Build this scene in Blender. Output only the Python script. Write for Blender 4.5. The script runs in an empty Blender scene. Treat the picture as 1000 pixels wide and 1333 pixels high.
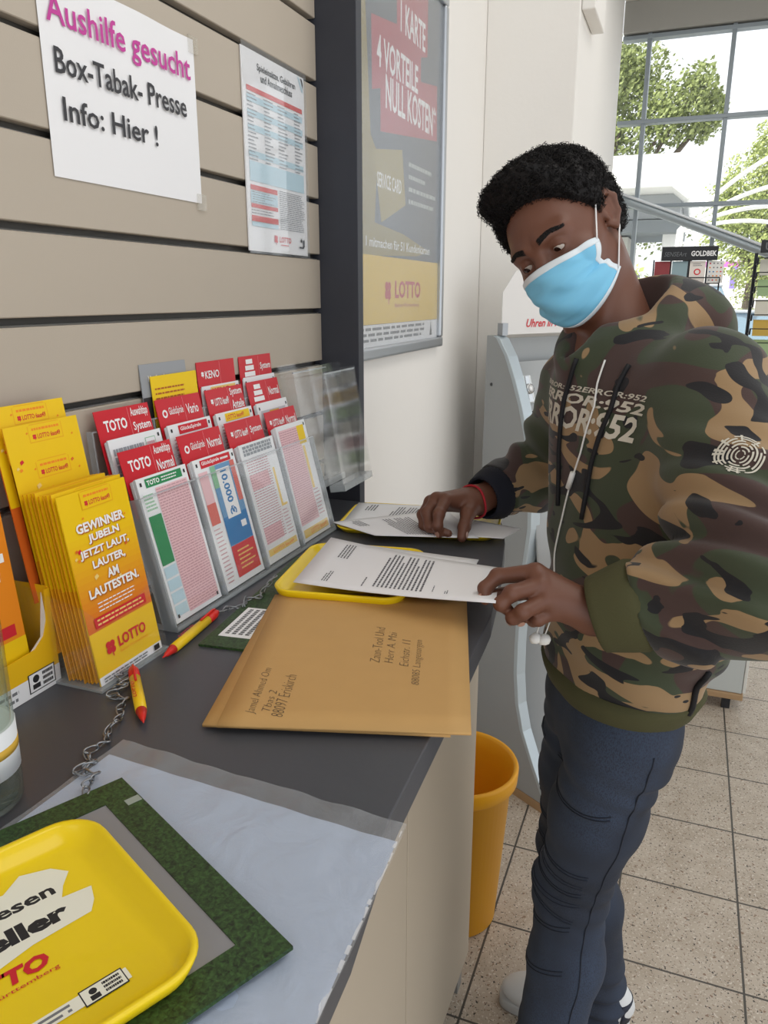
import bpy, bmesh, math, random
import numpy as np
from mathutils import Vector, Matrix, Euler
from mathutils.bvhtree import BVHTree
from mathutils.noise import noise as mnoise

R = random.Random(7)
SC = bpy.context.scene
COL = SC.collection
rad = math.radians

# ------------------------------------------------------------------ camera
cam_d = bpy.data.cameras.new('camera')
cam = bpy.data.objects.new('camera', cam_d); COL.objects.link(cam)
cam.location = (0, 0, 1.55)
cam.rotation_euler = (rad(90 - 15.695), 0, rad(21.253))
cam_d.sensor_fit = 'VERTICAL'; cam_d.sensor_height = 24.0
cam_d.lens = 24.0 * 1000.0 / 1333.0
cam_d.clip_start = 0.02; cam_d.clip_end = 400
SC.camera = cam

# ------------------------------------------------------------------ world, sun, added fill lights, exposure
world = bpy.data.worlds.new('sky'); SC.world = world
world.use_nodes = True
wn = world.node_tree; wn.nodes.clear()
w_out = wn.nodes.new('ShaderNodeOutputWorld'); w_bg = wn.nodes.new('ShaderNodeBackground')
w_bg.inputs[0].default_value = (0.93, 0.965, 1.0, 1); w_bg.inputs[1].default_value = 1.25
wn.links.new(w_bg.outputs[0], w_out.inputs[0])

def sun(energy, direction, angle, color):
    d = bpy.data.lights.new('sun', 'SUN'); d.energy = energy; d.angle = rad(angle); d.color = color
    o = bpy.data.objects.new('sun', d); COL.objects.link(o)
    o.rotation_euler = Vector(direction).to_track_quat('-Z', 'Y').to_euler()
sun(4.2, (0.55, 0.62, -0.85), 0.6, (1.0, 0.95, 0.84))

def ceiling_area(loc, sx, sy, energy, color=(1, 0.97, 0.92)):  # unseen fill light added under the ceiling to lift the interior
    d = bpy.data.lights.new('ceiling_fill', 'AREA'); d.shape = 'RECTANGLE'; d.size = sx; d.size_y = sy
    d.energy = energy; d.color = color
    o = bpy.data.objects.new('ceiling_fill', d); COL.objects.link(o); o.location = loc
ceiling_area((0.9, 1.0, 3.50), 1.2, 3.0, 26)
ceiling_area((0.3, 4.4, 3.50), 1.2, 2.0, 14)

SC.view_settings.view_transform = 'Standard'
try: SC.view_settings.look = 'None'
except Exception: pass
SC.view_settings.gamma = 1.0
SC.view_settings.use_curve_mapping = False
SC.view_settings.exposure = 0.22
SC.cycles.transparent_max_bounces = 48

# ------------------------------------------------------------------ materials
def lin(c):
    if isinstance(c, str):
        c = [int(c[i:i + 2], 16) / 255 for i in (0, 2, 4)]
    return tuple(x / 12.92 if x <= 0.04045 else ((x + 0.055) / 1.055) ** 2.4 for x in c)

_M = {}
class NT:
    def __init__(s, m):
        m.use_nodes = True; s.t = m.node_tree; s.t.nodes.clear()
        s.out = s.n('ShaderNodeOutputMaterial')
    def n(s, kind, **kw):
        nd = s.t.nodes.new(kind)
        for k, v in kw.items():
            if k.startswith('i_'):
                key = k[2:]; key = int(key) if key.isdigit() else key.replace('_', ' ')
                nd.inputs[key].default_value = v
            else: setattr(nd, k, v)
        return nd
    def l(s, a, b): s.t.links.new(a, b)

def mat(name, color='cccccc', rough=0.6, metal=0.0, var=0.0, vscale=30.0, bump=0.0, bscale=200.0, spec=0.4, coat=0.0, emit=0.0, wave=None):
    if name in _M: return _M[name]
    m = bpy.data.materials.new(name); _M[name] = m
    t = NT(m); b = t.n('ShaderNodeBsdfPrincipled'); t.l(b.outputs[0], t.out.inputs[0])
    c = lin(color)
    b.inputs['Base Color'].default_value = (*c, 1); b.inputs['Roughness'].default_value = rough
    b.inputs['Metallic'].default_value = metal; b.inputs['Specular IOR Level'].default_value = spec
    b.inputs['Coat Weight'].default_value = coat
    if emit:
        b.inputs['Emission Color'].default_value = (*c, 1); b.inputs['Emission Strength'].default_value = emit
    co = t.n('ShaderNodeTexCoord')
    if var:
        nz = t.n('ShaderNodeTexNoise', i_Scale=vscale, i_Detail=4.0); t.l(co.outputs['Object'], nz.inputs['Vector'])
        mx = t.n('ShaderNodeMix', data_type='RGBA')
        mx.inputs[6].default_value = (*[x * (1 - var) for x in c], 1); mx.inputs[7].default_value = (*[min(1, x * (1 + var)) for x in c], 1)
        t.l(nz.outputs[0], mx.inputs[0]); t.l(mx.outputs[2], b.inputs['Base Color'])
    if bump:
        nb = t.n('ShaderNodeTexNoise', i_Scale=bscale, i_Detail=3.0); t.l(co.outputs['Object'], nb.inputs['Vector'])
        bp = t.n('ShaderNodeBump', i_Strength=bump, i_Distance=0.002); t.l(nb.outputs[0], bp.inputs['Height'])
        t.l(bp.outputs[0], b.inputs['Normal'])
    return m

def film(name, tint='ffffff', clear=0.85, rough=0.08, body='e8eef2', wrinkle=0.0, refl=1.25):
    """thin clear plastic: transparent, with a fresnel gloss and a little milky body"""
    if name in _M: return _M[name]
    m = bpy.data.materials.new(name); _M[name] = m
    t = NT(m)
    tr = t.n('ShaderNodeBsdfTransparent'); tr.inputs[0].default_value = (*lin(tint), 1)
    df = t.n('ShaderNodeBsdfDiffuse'); df.inputs[0].default_value = (*lin(body), 1)
    gl = t.n('ShaderNodeBsdfGlossy'); gl.inputs['Roughness'].default_value = rough
    m1 = t.n('ShaderNodeMixShader'); m1.inputs[0].default_value = 1 - clear
    t.l(tr.outputs[0], m1.inputs[1]); t.l(df.outputs[0], m1.inputs[2])
    lw = t.n('ShaderNodeLayerWeight'); lw.inputs[0].default_value = 0.5; m2 = t.n('ShaderNodeMixShader')
    pw = t.n('ShaderNodeMath', operation='POWER'); t.l(lw.outputs['Facing'], pw.inputs[0]); pw.inputs[1].default_value = 4.0
    f0 = ((refl - 1) / (refl + 1)) ** 2
    ma = t.n('ShaderNodeMath', operation='MULTIPLY_ADD'); t.l(pw.outputs[0], ma.inputs[0]); ma.inputs[1].default_value = 0.7 - f0; ma.inputs[2].default_value = f0
    t.l(ma.outputs[0], m2.inputs[0]); t.l(m1.outputs[0], m2.inputs[1]); t.l(gl.outputs[0], m2.inputs[2])
    if wrinkle:
        co = t.n('ShaderNodeTexCoord'); nz = t.n('ShaderNodeTexNoise', i_Scale=28.0, i_Detail=3.0, i_Distortion=0.8)
        t.l(co.outputs['Object'], nz.inputs['Vector'])
        bp = t.n('ShaderNodeBump', i_Strength=wrinkle, i_Distance=0.01); t.l(nz.outputs[0], bp.inputs['Height'])
        t.l(bp.outputs[0], gl.inputs['Normal']); t.l(bp.outputs[0], df.inputs['Normal'])
    t.l(m2.outputs[0], t.out.inputs[0])
    return m

# ------------------------------------------------------------------ mesh helpers
def link(o, parent=None):
    COL.objects.link(o)
    if parent is not None:
        o.parent = parent
    return o

def tag(o, label=None, cat=None, group=None, kind=None):
    if label: o['label'] = label
    if cat: o['category'] = cat
    if group: o['group'] = group
    if kind: o['kind'] = kind
    return o

def thing(name, label, cat, loc=(0, 0, 0), group=None, rotz=0.0):
    o = bpy.data.objects.new(name, None); COL.objects.link(o)
    o.empty_display_size = 0.05; o.location = loc; o.rotation_euler = (0, 0, rotz)
    return tag(o, label, cat, group)

class MB:
    """mesh builder: vertices, faces and material slots collected into ONE mesh object"""
    def __init__(s): s.v = []; s.f = []; s.mi = []; s.mats = []; s.sm = []
    def slot(s, m):
        if m not in s.mats: s.mats.append(m)
        return s.mats.index(m)
    def add(s, vs, fs, m=None, smooth=False, M=None):
        k = len(s.v); i = s.slot(m) if m is not None else 0
        s.v.extend([tuple(M @ Vector(p)) for p in vs] if M is not None else [tuple(p) for p in vs])
        for f in fs: s.f.append([k + j for j in f]); s.mi.append(i); s.sm.append(smooth)
        return s
    def box(s, lo, hi, m=None, M=None):
        x0, y0, z0 = lo; x1, y1, z1 = hi
        return s.add([(x0,y0,z0),(x1,y0,z0),(x1,y1,z0),(x0,y1,z0),(x0,y0,z1),(x1,y0,z1),(x1,y1,z1),(x0,y1,z1)],
                     [(0,3,2,1),(4,5,6,7),(0,1,5,4),(1,2,6,5),(2,3,7,6),(3,0,4,7)], m, False, M)
    def prism(s, poly, z0, z1, m=None, M=None, smooth=False):
        n = len(poly)
        vs = [(x, y, z0) for x, y in poly] + [(x, y, z1) for x, y in poly]
        fs = [list(range(n))[::-1], list(range(n, 2 * n))] + [(i, (i + 1) % n, n + (i + 1) % n, n + i) for i in range(n)]
        return s.add(vs, fs, m, smooth, M)
    def tube(s, path, r, m=None, seg=8, M=None, cap=True, closed=False):
        P = [Vector(p) for p in path]; n = len(P)
        rr = r if isinstance(r, (list, tuple)) else [r] * n
        vs = []; up = None
        for i, p in enumerate(P):
            if closed: t = P[(i + 1) % n] - P[i - 1]
            else: t = P[min(i + 1, n - 1)] - P[max(i - 1, 0)]
            t.normalize()
            if up is None:
                up = t.orthogonal().normalized()
            up = (up - t * up.dot(t))
            up = up.normalized() if up.length > 1e-6 else t.orthogonal().normalized()
            sd = t.cross(up)
            for k in range(seg):
                a = 2 * math.pi * k / seg
                vs.append(p + (up * math.cos(a) + sd * math.sin(a)) * rr[i])
        fs = []
        for i in range(n if closed else n - 1):
            j = (i + 1) % n
            for k in range(seg):
                fs.append((i*seg+k, i*seg+(k+1)%seg, j*seg+(k+1)%seg, j*seg+k))
        if cap and not closed:
            fs.append(list(range(seg))[::-1]); fs.append([(n-1)*seg+k for k in range(seg)])
        return s.add(vs, fs, m, True, M)
    def lathe(s, prof, m=None, seg=32, M=None, smooth=True):
        n = len(prof); vs = []
        for r, z in prof:
            for k in range(seg):
                a = 2 * math.pi * k / seg; vs.append((r * math.cos(a), r * math.sin(a), z))
        fs = [(i*seg+k, i*seg+(k+1)%seg, (i+1)*seg+(k+1)%seg, (i+1)*seg+k) for i in range(n-1) for k in range(seg)]
        if prof[0][0] > 1e-5: fs.append(list(range(seg))[::-1])
        if prof[-1][0] > 1e-5: fs.append([(n-1)*seg+k for k in range(seg)])
        return s.add(vs, fs, m, smooth, M)
    def grid(s, pts, m=None, smooth=True, M=None):
        nr, nc = len(pts), len(pts[0])
        vs = [p for row in pts for p in row]
        fs = [(i*nc+j, i*nc+j+1, (i+1)*nc+j+1, (i+1)*nc+j) for i in range(nr-1) for j in range(nc-1)]
        return s.add(vs, fs, m, smooth, M)
    def sheet(s, pts, th, m=None, smooth=True, M=None):
        """closed thin sheet from a grid, thickened downwards"""
        nr, nc = len(pts), len(pts[0]); top = [Vector(p) for row in pts for p in row]
        bot = [p - Vector((0, 0, th)) for p in top]; N = nr * nc
        fs = [(i*nc+j, i*nc+j+1, (i+1)*nc+j+1, (i+1)*nc+j) for i in range(nr-1) for j in range(nc-1)]
        fs += [tuple(N + q for q in f[::-1]) for f in fs]
        rim = [(0, j) for j in range(nc)] + [(i, nc-1) for i in range(1, nr)] + [(nr-1, j) for j in range(nc-2, -1, -1)] + [(i, 0) for i in range(nr-2, 0, -1)]
        ids = [i*nc+j for i, j in rim]
        for a, b in zip(ids, ids[1:] + ids[:1]): fs.append((b, a, N + a, N + b))
        return s.add(top + bot, fs, m, smooth, M)
    def build(s, name, m=None, parent=None, bevel=0.0, seg=2, sharp=40, loc=None):
        me = bpy.data.meshes.new(name); me.from_pydata(s.v, [], s.f)
        mats = s.mats or [m]
        for q in mats: me.materials.append(q)
        me.polygons.foreach_set('material_index', s.mi); me.polygons.foreach_set('use_smooth', s.sm)
        bm = bmesh.new(); bm.from_mesh(me); bmesh.ops.recalc_face_normals(bm, faces=bm.faces); bm.to_mesh(me); bm.free()
        me.update()
        o = bpy.data.objects.new(name, me); link(o, parent)
        if loc is not None: o.location = loc
        if bevel:
            b = o.modifiers.new('bevel', 'BEVEL'); b.width = bevel; b.segments = seg; b.limit_method = 'ANGLE'; b.angle_limit = rad(sharp)
        return o

def frame(o, right, up):
    """matrix with x = right, y = up, z = out of the printed face"""
    r = Vector(right).normalized(); u = Vector(up); u = (u - r * u.dot(r)).normalized(); n = r.cross(u)
    return Matrix(((r.x, u.x, n.x, o[0]), (r.y, u.y, n.y, o[1]), (r.z, u.z, n.z, o[2]), (0, 0, 0, 1)))

_T = {}
def glyphs(text, bold=0.0, shear=0.0):
    key = (text, bold, shear)
    if key in _T: return _T[key]
    c = bpy.data.curves.new('t', 'FONT'); c.body = text; c.size = 1; c.offset = bold; c.shear = shear; c.resolution_u = 2
    o = bpy.data.objects.new('t', c); COL.objects.link(o)
    dg = bpy.context.evaluated_depsgraph_get(); dg.update()
    me = o.evaluated_get(dg).to_mesh()
    vs = [(v.co.x, v.co.y) for v in me.vertices]; fs = [list(p.vertices) for p in me.polygons]
    o.evaluated_get(dg).to_mesh_clear()
    bpy.data.objects.remove(o); bpy.data.curves.remove(c)
    _T[key] = (vs, fs); return _T[key]

class Print:
    """flat printing on a face of w x h metres; coordinates 0..1 from the lower left"""
    def __init__(s, M, w, h): s.M = M; s.w = w; s.h = h; s.mb = MB(); s.z = 0.0004
    def _up(s): s.z += 0.00003
    def poly(s, pts, m):
        s._up(); s.mb.add([(x * s.w, y * s.h, s.z) for x, y in pts], [list(range(len(pts)))], m, False, s.M)
    def rect(s, x0, y0, x1, y1, m): s.poly([(x0, y0), (x1, y0), (x1, y1), (x0, y1)], m)
    def disc(s, cx, cy, r, m, n=16, ry=None):
        ry = ry or r * s.w / s.h
        s.poly([(cx + r * math.cos(2*math.pi*k/n), cy + ry * math.sin(2*math.pi*k/n)) for k in range(n)], m)
    def text(s, t, x0, y0, x1, y1, m, bold=0.0, shear=0.0, rot=0):
        s._up(); vs, fs = glyphs(t, bold, shear)
        if not vs: return
        xs = [v[0] for v in vs]; ys = [v[1] for v in vs]; a, b, c, d = min(xs), max(xs), min(ys), max(ys)
        pts = []
        for x, y in vs:
            p, q = (x - a) / (b - a), (y - c) / max(1e-6, d - c)
            if rot == 90: p, q = 1 - q, p
            if rot == -90: p, q = q, 1 - p
            pts.append(((x0 + p * (x1 - x0)) * s.w, (y0 + q * (y1 - y0)) * s.h, s.z))
        s.mb.add(pts, fs, m, False, s.M)
    def lines(s, x0, y0, x1, y1, n, m, fill=0.5, ragged=0.3, rng=R):
        """fine print too small to read"""
        s._up(); st = (y1 - y0) / n
        for i in range(n):
            y = y1 - (i + 0.5) * st; x = x0; xe = x1 - rng.random() * ragged * (x1 - x0)
            while x < xe:
                wd = min((x1 - x0) * (0.05 + 0.09 * rng.random()), xe - x)
                s.mb.add([(x*s.w, (y-st*fill/2)*s.h, s.z), ((x+wd)*s.w, (y-st*fill/2)*s.h, s.z), ((x+wd)*s.w, (y+st*fill/2)*s.h, s.z), (x*s.w, (y+st*fill/2)*s.h, s.z)], [(0,1,2,3)], m, False, s.M)
                x += wd + (x1 - x0) * 0.02
    def clover(s, cx, cy, r, m):
        k = s.w / s.h
        for a in (0.8, 2.3, 3.9, 5.4):
            s.disc(cx + 0.62*r*math.cos(a), cy + 0.62*r*k*math.sin(a), 0.52*r, m, 12)
        s.poly([(cx-0.1*r, cy), (cx+0.1*r, cy), (cx+0.35*r, cy-1.5*r*k), (cx+0.15*r, cy-1.5*r*k)], m)
    def build(s, name, parent, label=None):
        o = s.mb.build(name, None, parent); return tag(o, label)

def at_world(o):
    """children written in world coordinates under an empty that stands elsewhere"""
    for c in o.children: c.location = Vector(c.location) - Vector(o.location)
    return o

# ------------------------------------------------------------------ implicit surfaces (surface nets) for bodies and cloth
def smin(a, b, k):
    h = np.clip(0.5 + 0.5 * (b - a) / k, 0, 1); return b + (a - b) * h - k * h * (1 - h)
def smax(a, b, k): return -smin(-a, -b, k)
def rcone(P, a, b, r1, r2):
    a = np.asarray(a, np.float32); ab = np.asarray(b, np.float32) - a
    t = np.clip(((P - a) @ ab) / max(1e-9, float(ab @ ab)), 0, 1)
    return np.sqrt((((P - a) - t[:, None] * ab) ** 2).sum(1)) - (r1 + (r2 - r1) * t)
def chain(P, pts, rs, k=0.0):
    d = None
    for i in range(len(pts) - 1):
        e = rcone(P, pts[i], pts[i+1], rs[i], rs[i+1])
        d = e if d is None else (smin(d, e, k) if k else np.minimum(d, e))
    return d
def ell(P, c, rads, Rm=None):
    q = P - np.asarray(c, np.float32)
    if Rm is not None: q = q @ Rm
    rr = np.asarray(rads, np.float32)
    k0 = np.sqrt(((q / rr) ** 2).sum(1)) + 1e-9; k1 = np.sqrt(((q / rr ** 2) ** 2).sum(1)) + 1e-9
    return k0 * (k0 - 1) / k1
def loft(P, zs, cx, cy, aa, bb, ang, cap=0.01):
    """stack of ellipses; ang = direction of the long axis in plan"""
    z = P[:, 2]; I = lambda v: np.interp(z, zs, v).astype(np.float32)
    A = I(ang) if hasattr(ang, '__len__') else ang
    x, y = P[:, 0] - I(cx), P[:, 1] - I(cy); c, s_ = np.cos(A), np.sin(A)
    u, v = x * c + y * s_, -x * s_ + y * c; a, b = I(aa), I(bb)
    d = ((np.abs(u / a) ** 2.3 + np.abs(v / b) ** 2.3) ** (1 / 2.3) - 1) * np.minimum(a, b)
    return smax(d, np.maximum(z - zs[-1], zs[0] - z), cap)
def ripple(P, s, seed, n=6):
    rg = np.random.RandomState(seed); o = np.zeros(len(P), np.float32)
    for _ in range(n):
        k = rg.normal(size=3); k /= np.linalg.norm(k); o += np.sin((P @ (k * s * rg.uniform(0.6, 1.6)).astype(np.float32)) + rg.uniform(0, 6.28))
    return o / n

def nets(f, lo, hi, h, margin=1.7):
    lo = np.asarray(lo, np.float32); B = 8; nb = np.ceil((np.asarray(hi) - lo) / (B * h)).astype(int)
    g = np.stack(np.meshgrid(*[np.arange(n) for n in nb], indexing='ij'), -1).reshape(-1, 3)
    d = f((lo + (g + 0.5) * B * h).astype(np.float32)); g = g[np.abs(d) < B * h * margin]
    o9 = np.stack(np.meshgrid(*[np.arange(B + 1)] * 3, indexing='ij'), -1).reshape(-1, 3)
    V = []; ID = []; EX = []
    N = (nb * B + 2).astype(np.int64)
    cor = np.array([(0,0,0),(1,0,0),(0,1,0),(1,1,0),(0,0,1),(1,0,1),(0,1,1),(1,1,1)])
    edges = [(0,1),(2,3),(4,5),(6,7),(0,2),(1,3),(4,6),(5,7),(0,4),(1,5),(2,6),(3,7)]
    for c0 in range(0, len(g), 600):
        gg = g[c0:c0 + 600]
        idx = gg[:, None, :] * B + o9[None]
        val = f((lo + idx.reshape(-1, 3) * h).astype(np.float32)).reshape(len(gg), B+1, B+1, B+1)
        cv = np.stack([val[:, a:a+B, b:b+B, c:c+B] for a, b, c in cor], -1)
        neg = cv < 0; act = neg.any(-1) & ~neg.all(-1)
        bi, i, j, k = np.nonzero(act)
        cell = gg[bi] * B + np.stack([i, j, k], 1); q = cv[bi, i, j, k]
        acc = np.zeros((len(q), 3)); cnt = np.zeros(len(q))
        for a, b in edges:
            m = (q[:, a] < 0) != (q[:, b] < 0)
            t = np.where(m, q[:, a] / np.where(m, q[:, a] - q[:, b], 1), 0)
            acc += np.where(m[:, None], cor[a] + t[:, None] * (cor[b] - cor[a]), 0); cnt += m
        V.append(lo + (cell + acc / cnt[:, None]) * h); ID.append((cell[:, 0] * N[1] + cell[:, 1]) * N[2] + cell[:, 2])
        EX.append(np.stack([q[:, 0] < 0, q[:, 1] < 0, q[:, 2] < 0, q[:, 4] < 0], 1))
    V = np.concatenate(V); ID = np.concatenate(ID); EX = np.concatenate(EX)
    so = np.argsort(ID); V, ID, EX = V[so], ID[so], EX[so]
    st = [N[1] * N[2], N[2], 1]; F = []
    for ax in range(3):
        m = EX[:, 0] != EX[:, ax + 1]; b, c = [(1, 2), (2, 0), (0, 1)][ax]
        base = ID[m]; ids = [base, base - st[b], base - st[b] - st[c], base - st[c]]
        look = [np.searchsorted(ID, x).clip(0, len(ID) - 1) for x in ids]
        ok = np.ones(len(base), bool)
        for x, l_ in zip(ids, look): ok &= ID[l_] == x
        qd = np.stack(look, 1)[ok]; fl = EX[m, 0][ok]
        qd[~fl] = qd[~fl][:, ::-1]; F.append(qd)
    return V, np.concatenate(F)

def net_object(name, f, lo, hi, h, m, parent=None, M=None, smooth_it=0):
    V, F = nets(f, lo, hi, h)
    for _ in range(smooth_it):
        acc = np.zeros_like(V); cnt = np.zeros(len(V))
        for a in range(4):
            np.add.at(acc, F[:, a], V[F[:, (a+1) % 4]] + V[F[:, (a+3) % 4]]); np.add.at(cnt, F[:, a], 2)
        V = V * 0.5 + 0.5 * acc / np.maximum(cnt, 1)[:, None]
    if M is not None: V = V @ np.array(M.to_3x3()).T + np.array(M.translation)
    me = bpy.data.meshes.new(name)
    me.vertices.add(len(V)); me.vertices.foreach_set('co', V.astype(np.float32).ravel())
    me.loops.add(len(F) * 4); me.loops.foreach_set('vertex_index', F.astype(np.int32).ravel())
    me.polygons.add(len(F)); me.polygons.foreach_set('loop_start', np.arange(0, len(F) * 4, 4, dtype=np.int32))
    me.polygons.foreach_set('use_smooth', np.ones(len(F), bool)); me.update(calc_edges=True); me.validate()
    me.materials.append(m)
    o = bpy.data.objects.new(name, me); return link(o, parent)

def bvh_of(o):
    me = o.data; return BVHTree.FromPolygons([v.co.copy() for v in me.vertices], [list(p.vertices) for p in me.polygons])

white = mat('white_ink', 'f2f2f2', 0.6); ink = mat('black_ink', '26262a', 0.6); grey_ink = mat('grey_ink', '77797d', 0.6)
red_ink = mat('red_ink', 'cf2230', 0.5); yel_ink = mat('yellow_ink', 'f2cc12', 0.5); org_ink = mat('orange_ink', 'ee8a1e', 0.5)
paper = mat('paper', 'eeeef0', 0.75)
# ================================================================== the room
board_m = mat('slat_board', 'b7ac9d', 0.55, var=0.03, vscale=6, bump=0.06, bscale=600)
plaster = mat('white_plaster', 'eeebe6', 0.9, var=0.02, vscale=3, bump=0.25, bscale=60)
alu = mat('aluminium', 'b4b8bc', 0.35, 0.9); dark_panel = mat('anthracite_board', '34363e', 0.5, var=0.04, vscale=80, bump=0.05, bscale=500)
groove_m = mat('groove_insert', '4a4742', 0.5)

b = MB()
z = 0.0165
b.box((-0.72, -2.2, 0), (-0.7015, 1.418, 3.75), groove_m)
while z < 3.7:
    z1 = min(z + 0.0905, 3.75)
    b.box((-0.7015, -2.2, z), (-0.685, 1.418, z1), board_m)
    b.box((-0.7015, -2.2, z1), (-0.6905, 1.418, z1 + 0.0022), alu)
    z += 0.1007
tag(b.build('wall_left', bevel=0.0012, seg=1), kind='structure')
tag(MB().box((-0.72, 1.4185, 0), (-0.605, 1.444, 3.75), dark_panel).build('trim_1', bevel=0.001), kind='structure')
tag(MB().box((-0.90, 1.4445, 0), (-0.660, 6.40, 3.75), plaster).build('wall_back'), kind='structure')
tag(MB().box((-0.6598, 2.55, 0), (-0.385, 2.95, 3.75), plaster).build('pillar', bevel=0.004), kind='structure')
tag(MB().box((-0.384, 2.56, 2.345), (-0.345, 2.80, 2.46), plaster).build('trim_2', bevel=0.004), kind='structure')

# terrazzo floor, 30 cm tiles with dark joints
m = bpy.data.materials.new('terrazzo_tiles'); t = NT(m)
bs = t.n('ShaderNodeBsdfPrincipled', i_Roughness=0.42); t.l(bs.outputs[0], t.out.inputs[0])
co = t.n('ShaderNodeTexCoord')
def chips(scale, lo, hi, seed):
    mp = t.n('ShaderNodeMapping'); mp.inputs['Location'].default_value = (seed, seed * 1.7, 0); t.l(co.outputs['Object'], mp.inputs[0])
    nz = t.n('ShaderNodeTexNoise', i_Scale=scale, i_Detail=1.0, i_Distortion=0.6); t.l(mp.outputs[0], nz.inputs['Vector'])
    r = t.n('ShaderNodeMapRange', i_1=lo, i_2=hi); t.l(nz.outputs[0], r.inputs[0]); return r.outputs[0]
def mix(fac, a, bcol):
    mx = t.n('ShaderNodeMix', data_type='RGBA')
    t.l(fac, mx.inputs[0])
    if isinstance(a, tuple): mx.inputs[6].default_value = a
    else: t.l(a, mx.inputs[6])
    mx.inputs[7].default_value = bcol; return mx.outputs[2]
c4 = lambda h: (*lin(h), 1)
base = mix(chips(14, 0.35, 0.65, 3), c4('b3a594'), c4('c0b3a3'))
base = mix(chips(150, 0.62, 0.66, 1), base, c4('d3cabd'))
base = mix(chips(120, 0.66, 0.69, 9), base, c4('8d7460'))
base = mix(chips(170, 0.655, 0.685, 5), base, c4('3d3833'))
sx = t.n('ShaderNodeSeparateXYZ'); t.l(co.outputs['Object'], sx.inputs[0])
def joint(out, off):
    a = t.n('ShaderNodeMath', operation='SUBTRACT'); t.l(out, a.inputs[0]); a.inputs[1].default_value = off
    md = t.n('ShaderNodeMath', operation='PINGPONG'); t.l(a.outputs[0], md.inputs[0]); md.inputs[1].default_value = 0.149
    lt = t.n('ShaderNodeMath', operation='LESS_THAN'); t.l(md.outputs[0], lt.inputs[0]); lt.inputs[1].default_value = 0.0027
    return lt.outputs[0]
mxm = t.n('ShaderNodeMath', operation='MAXIMUM'); t.l(joint(sx.outputs[0], 0.285 - 0.298 * 4 - 0.02), mxm.inputs[0]); t.l(joint(sx.outputs[1], 1.611 - 0.298 * 10), mxm.inputs[1])
base = mix(mxm.outputs[0], base, c4('4a4640')); t.l(base, bs.inputs['Base Color'])
tag(MB().box((-0.9, -2.2, -0.06), (8, 6.6, 0), m).build('floor'), kind='structure')

ceil_m = mat('ceiling_board', '85837f', 0.9)
tag(MB().box((-0.9, -2.2, 3.75), (3.4, 6.9, 3.85), ceil_m).build('ceiling'), kind='structure')

# ------------------------------------------------------------------ glazed end of the hall
frame_m = mat('window_metal', '8e979d', 0.45, 0.3); header_m = mat('header_metal', 'a19f99', 0.6)
hd = MB(); hd.box((-0.66, 6.42, 3.36), (8, 6.58, 3.56), header_m); hd.box((-0.66, 6.25, 3.56), (8, 6.58, 3.75), mat('header_upper', 'c4c2bd', 0.6))
tag(hd.build('trim_3', bevel=0.005), kind='structure')
wf = MB(); xs = [-0.476 + 0.558 * k for k in range(0, 14)]
for x in xs: wf.box((x - 0.015, 6.46, 0), (x + 0.015, 6.55, 3.36), frame_m)
for zz in (2.2, 2.78, 3.335): wf.box((-0.66, 6.45, zz - 0.014), (8, 6.54, zz + 0.014), frame_m)
tag(wf.build('window_1', bevel=0.004), kind='structure')
tag(MB().box((-0.66, 6.50, 0.02), (8, 6.506, 3.34), film('window_glass', clear=0.97, refl=1.12)).build('window_2'), kind='structure')
bm_ = MB(); pts = [(-0.66 + 2.1 * k / 14, 6.36, 2.275 - 0.37 * (2.1 * k / 14) - 0.012 * (k / 14) * (k / 3)) for k in range(27)]
for dz, rr in ((0, 0.034), ):
    bm_.tube(pts, rr, mat('rail_metal', '9aa3a8', 0.35, 0.5), 10)
bm_.tube([(p[0], p[1] - 0.036, p[2] + 0.034) for p in pts], 0.010, mat('rail_bright', 'd5dade', 0.3, 0.4), 8)
tag(bm_.build('trim_4'), kind='structure')

# ------------------------------------------------------------------ outside
tag(MB().box((-60, 6.6, -0.12), (60, 90, -0.03), mat('pale_asphalt', 'c9c8c4', 0.9, var=0.06, vscale=2)).build('ground'), kind='structure')
leaf_a = mat('leaf_green', '8e9a5e', 0.6, var=0.45, vscale=1.2); leaf_b = mat('leaf_yellow_green', 'aab670', 0.6, var=0.2, vscale=1.2)
bark = mat('bark', '6d6255', 0.9)
def tree(name, label, base, lumps, n, size, group, mm, seed):
    rg = random.Random(seed); t_ = thing(name, label, 'tree', base, group)
    top = max(l[0][2] for l in lumps)
    tr = MB(); tr.tube([(0, 0, -0.03), (0.1, 0, top * 0.35), (0.02, 0.05, top * 0.62)], [0.2, 0.15, 0.07], bark, 8)
    for (c, r) in lumps:
        tr.tube([(0.08, 0, top * 0.38), (c[0] * 0.5, c[1] * 0.5, (c[2] + top * 0.38) * 0.5), c], [0.07, 0.05, 0.02], bark, 6)
    tr.build('trunk', bark, t_)
    lv = MB(); vol = sum(r ** 2 for _, r in lumps)
    for c, r in lumps:
        for _ in range(int(n * r * r / vol)):
            d = Vector((rg.gauss(0, 1), rg.gauss(0, 1), rg.gauss(0, 1))).normalized() * r * (rg.random() ** 0.45)
            d *= 0.75 + 0.5 * mnoise(d * 1.7 / r + Vector(c))
            p = Vector(c) + d; a = Vector((rg.gauss(0, 1), rg.gauss(0, 1), rg.gauss(0, 1))).normalized()
            q = a.orthogonal().normalized() * size * (0.6 + rg.random() * 0.6); s_ = a.cross(q).normalized() * q.length * 0.55
            lv.add([p - q, p + s_, p + q, p - s_], [(0, 1, 2, 3)], mm)
    lv.build('foliage', mm, t_)
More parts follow.
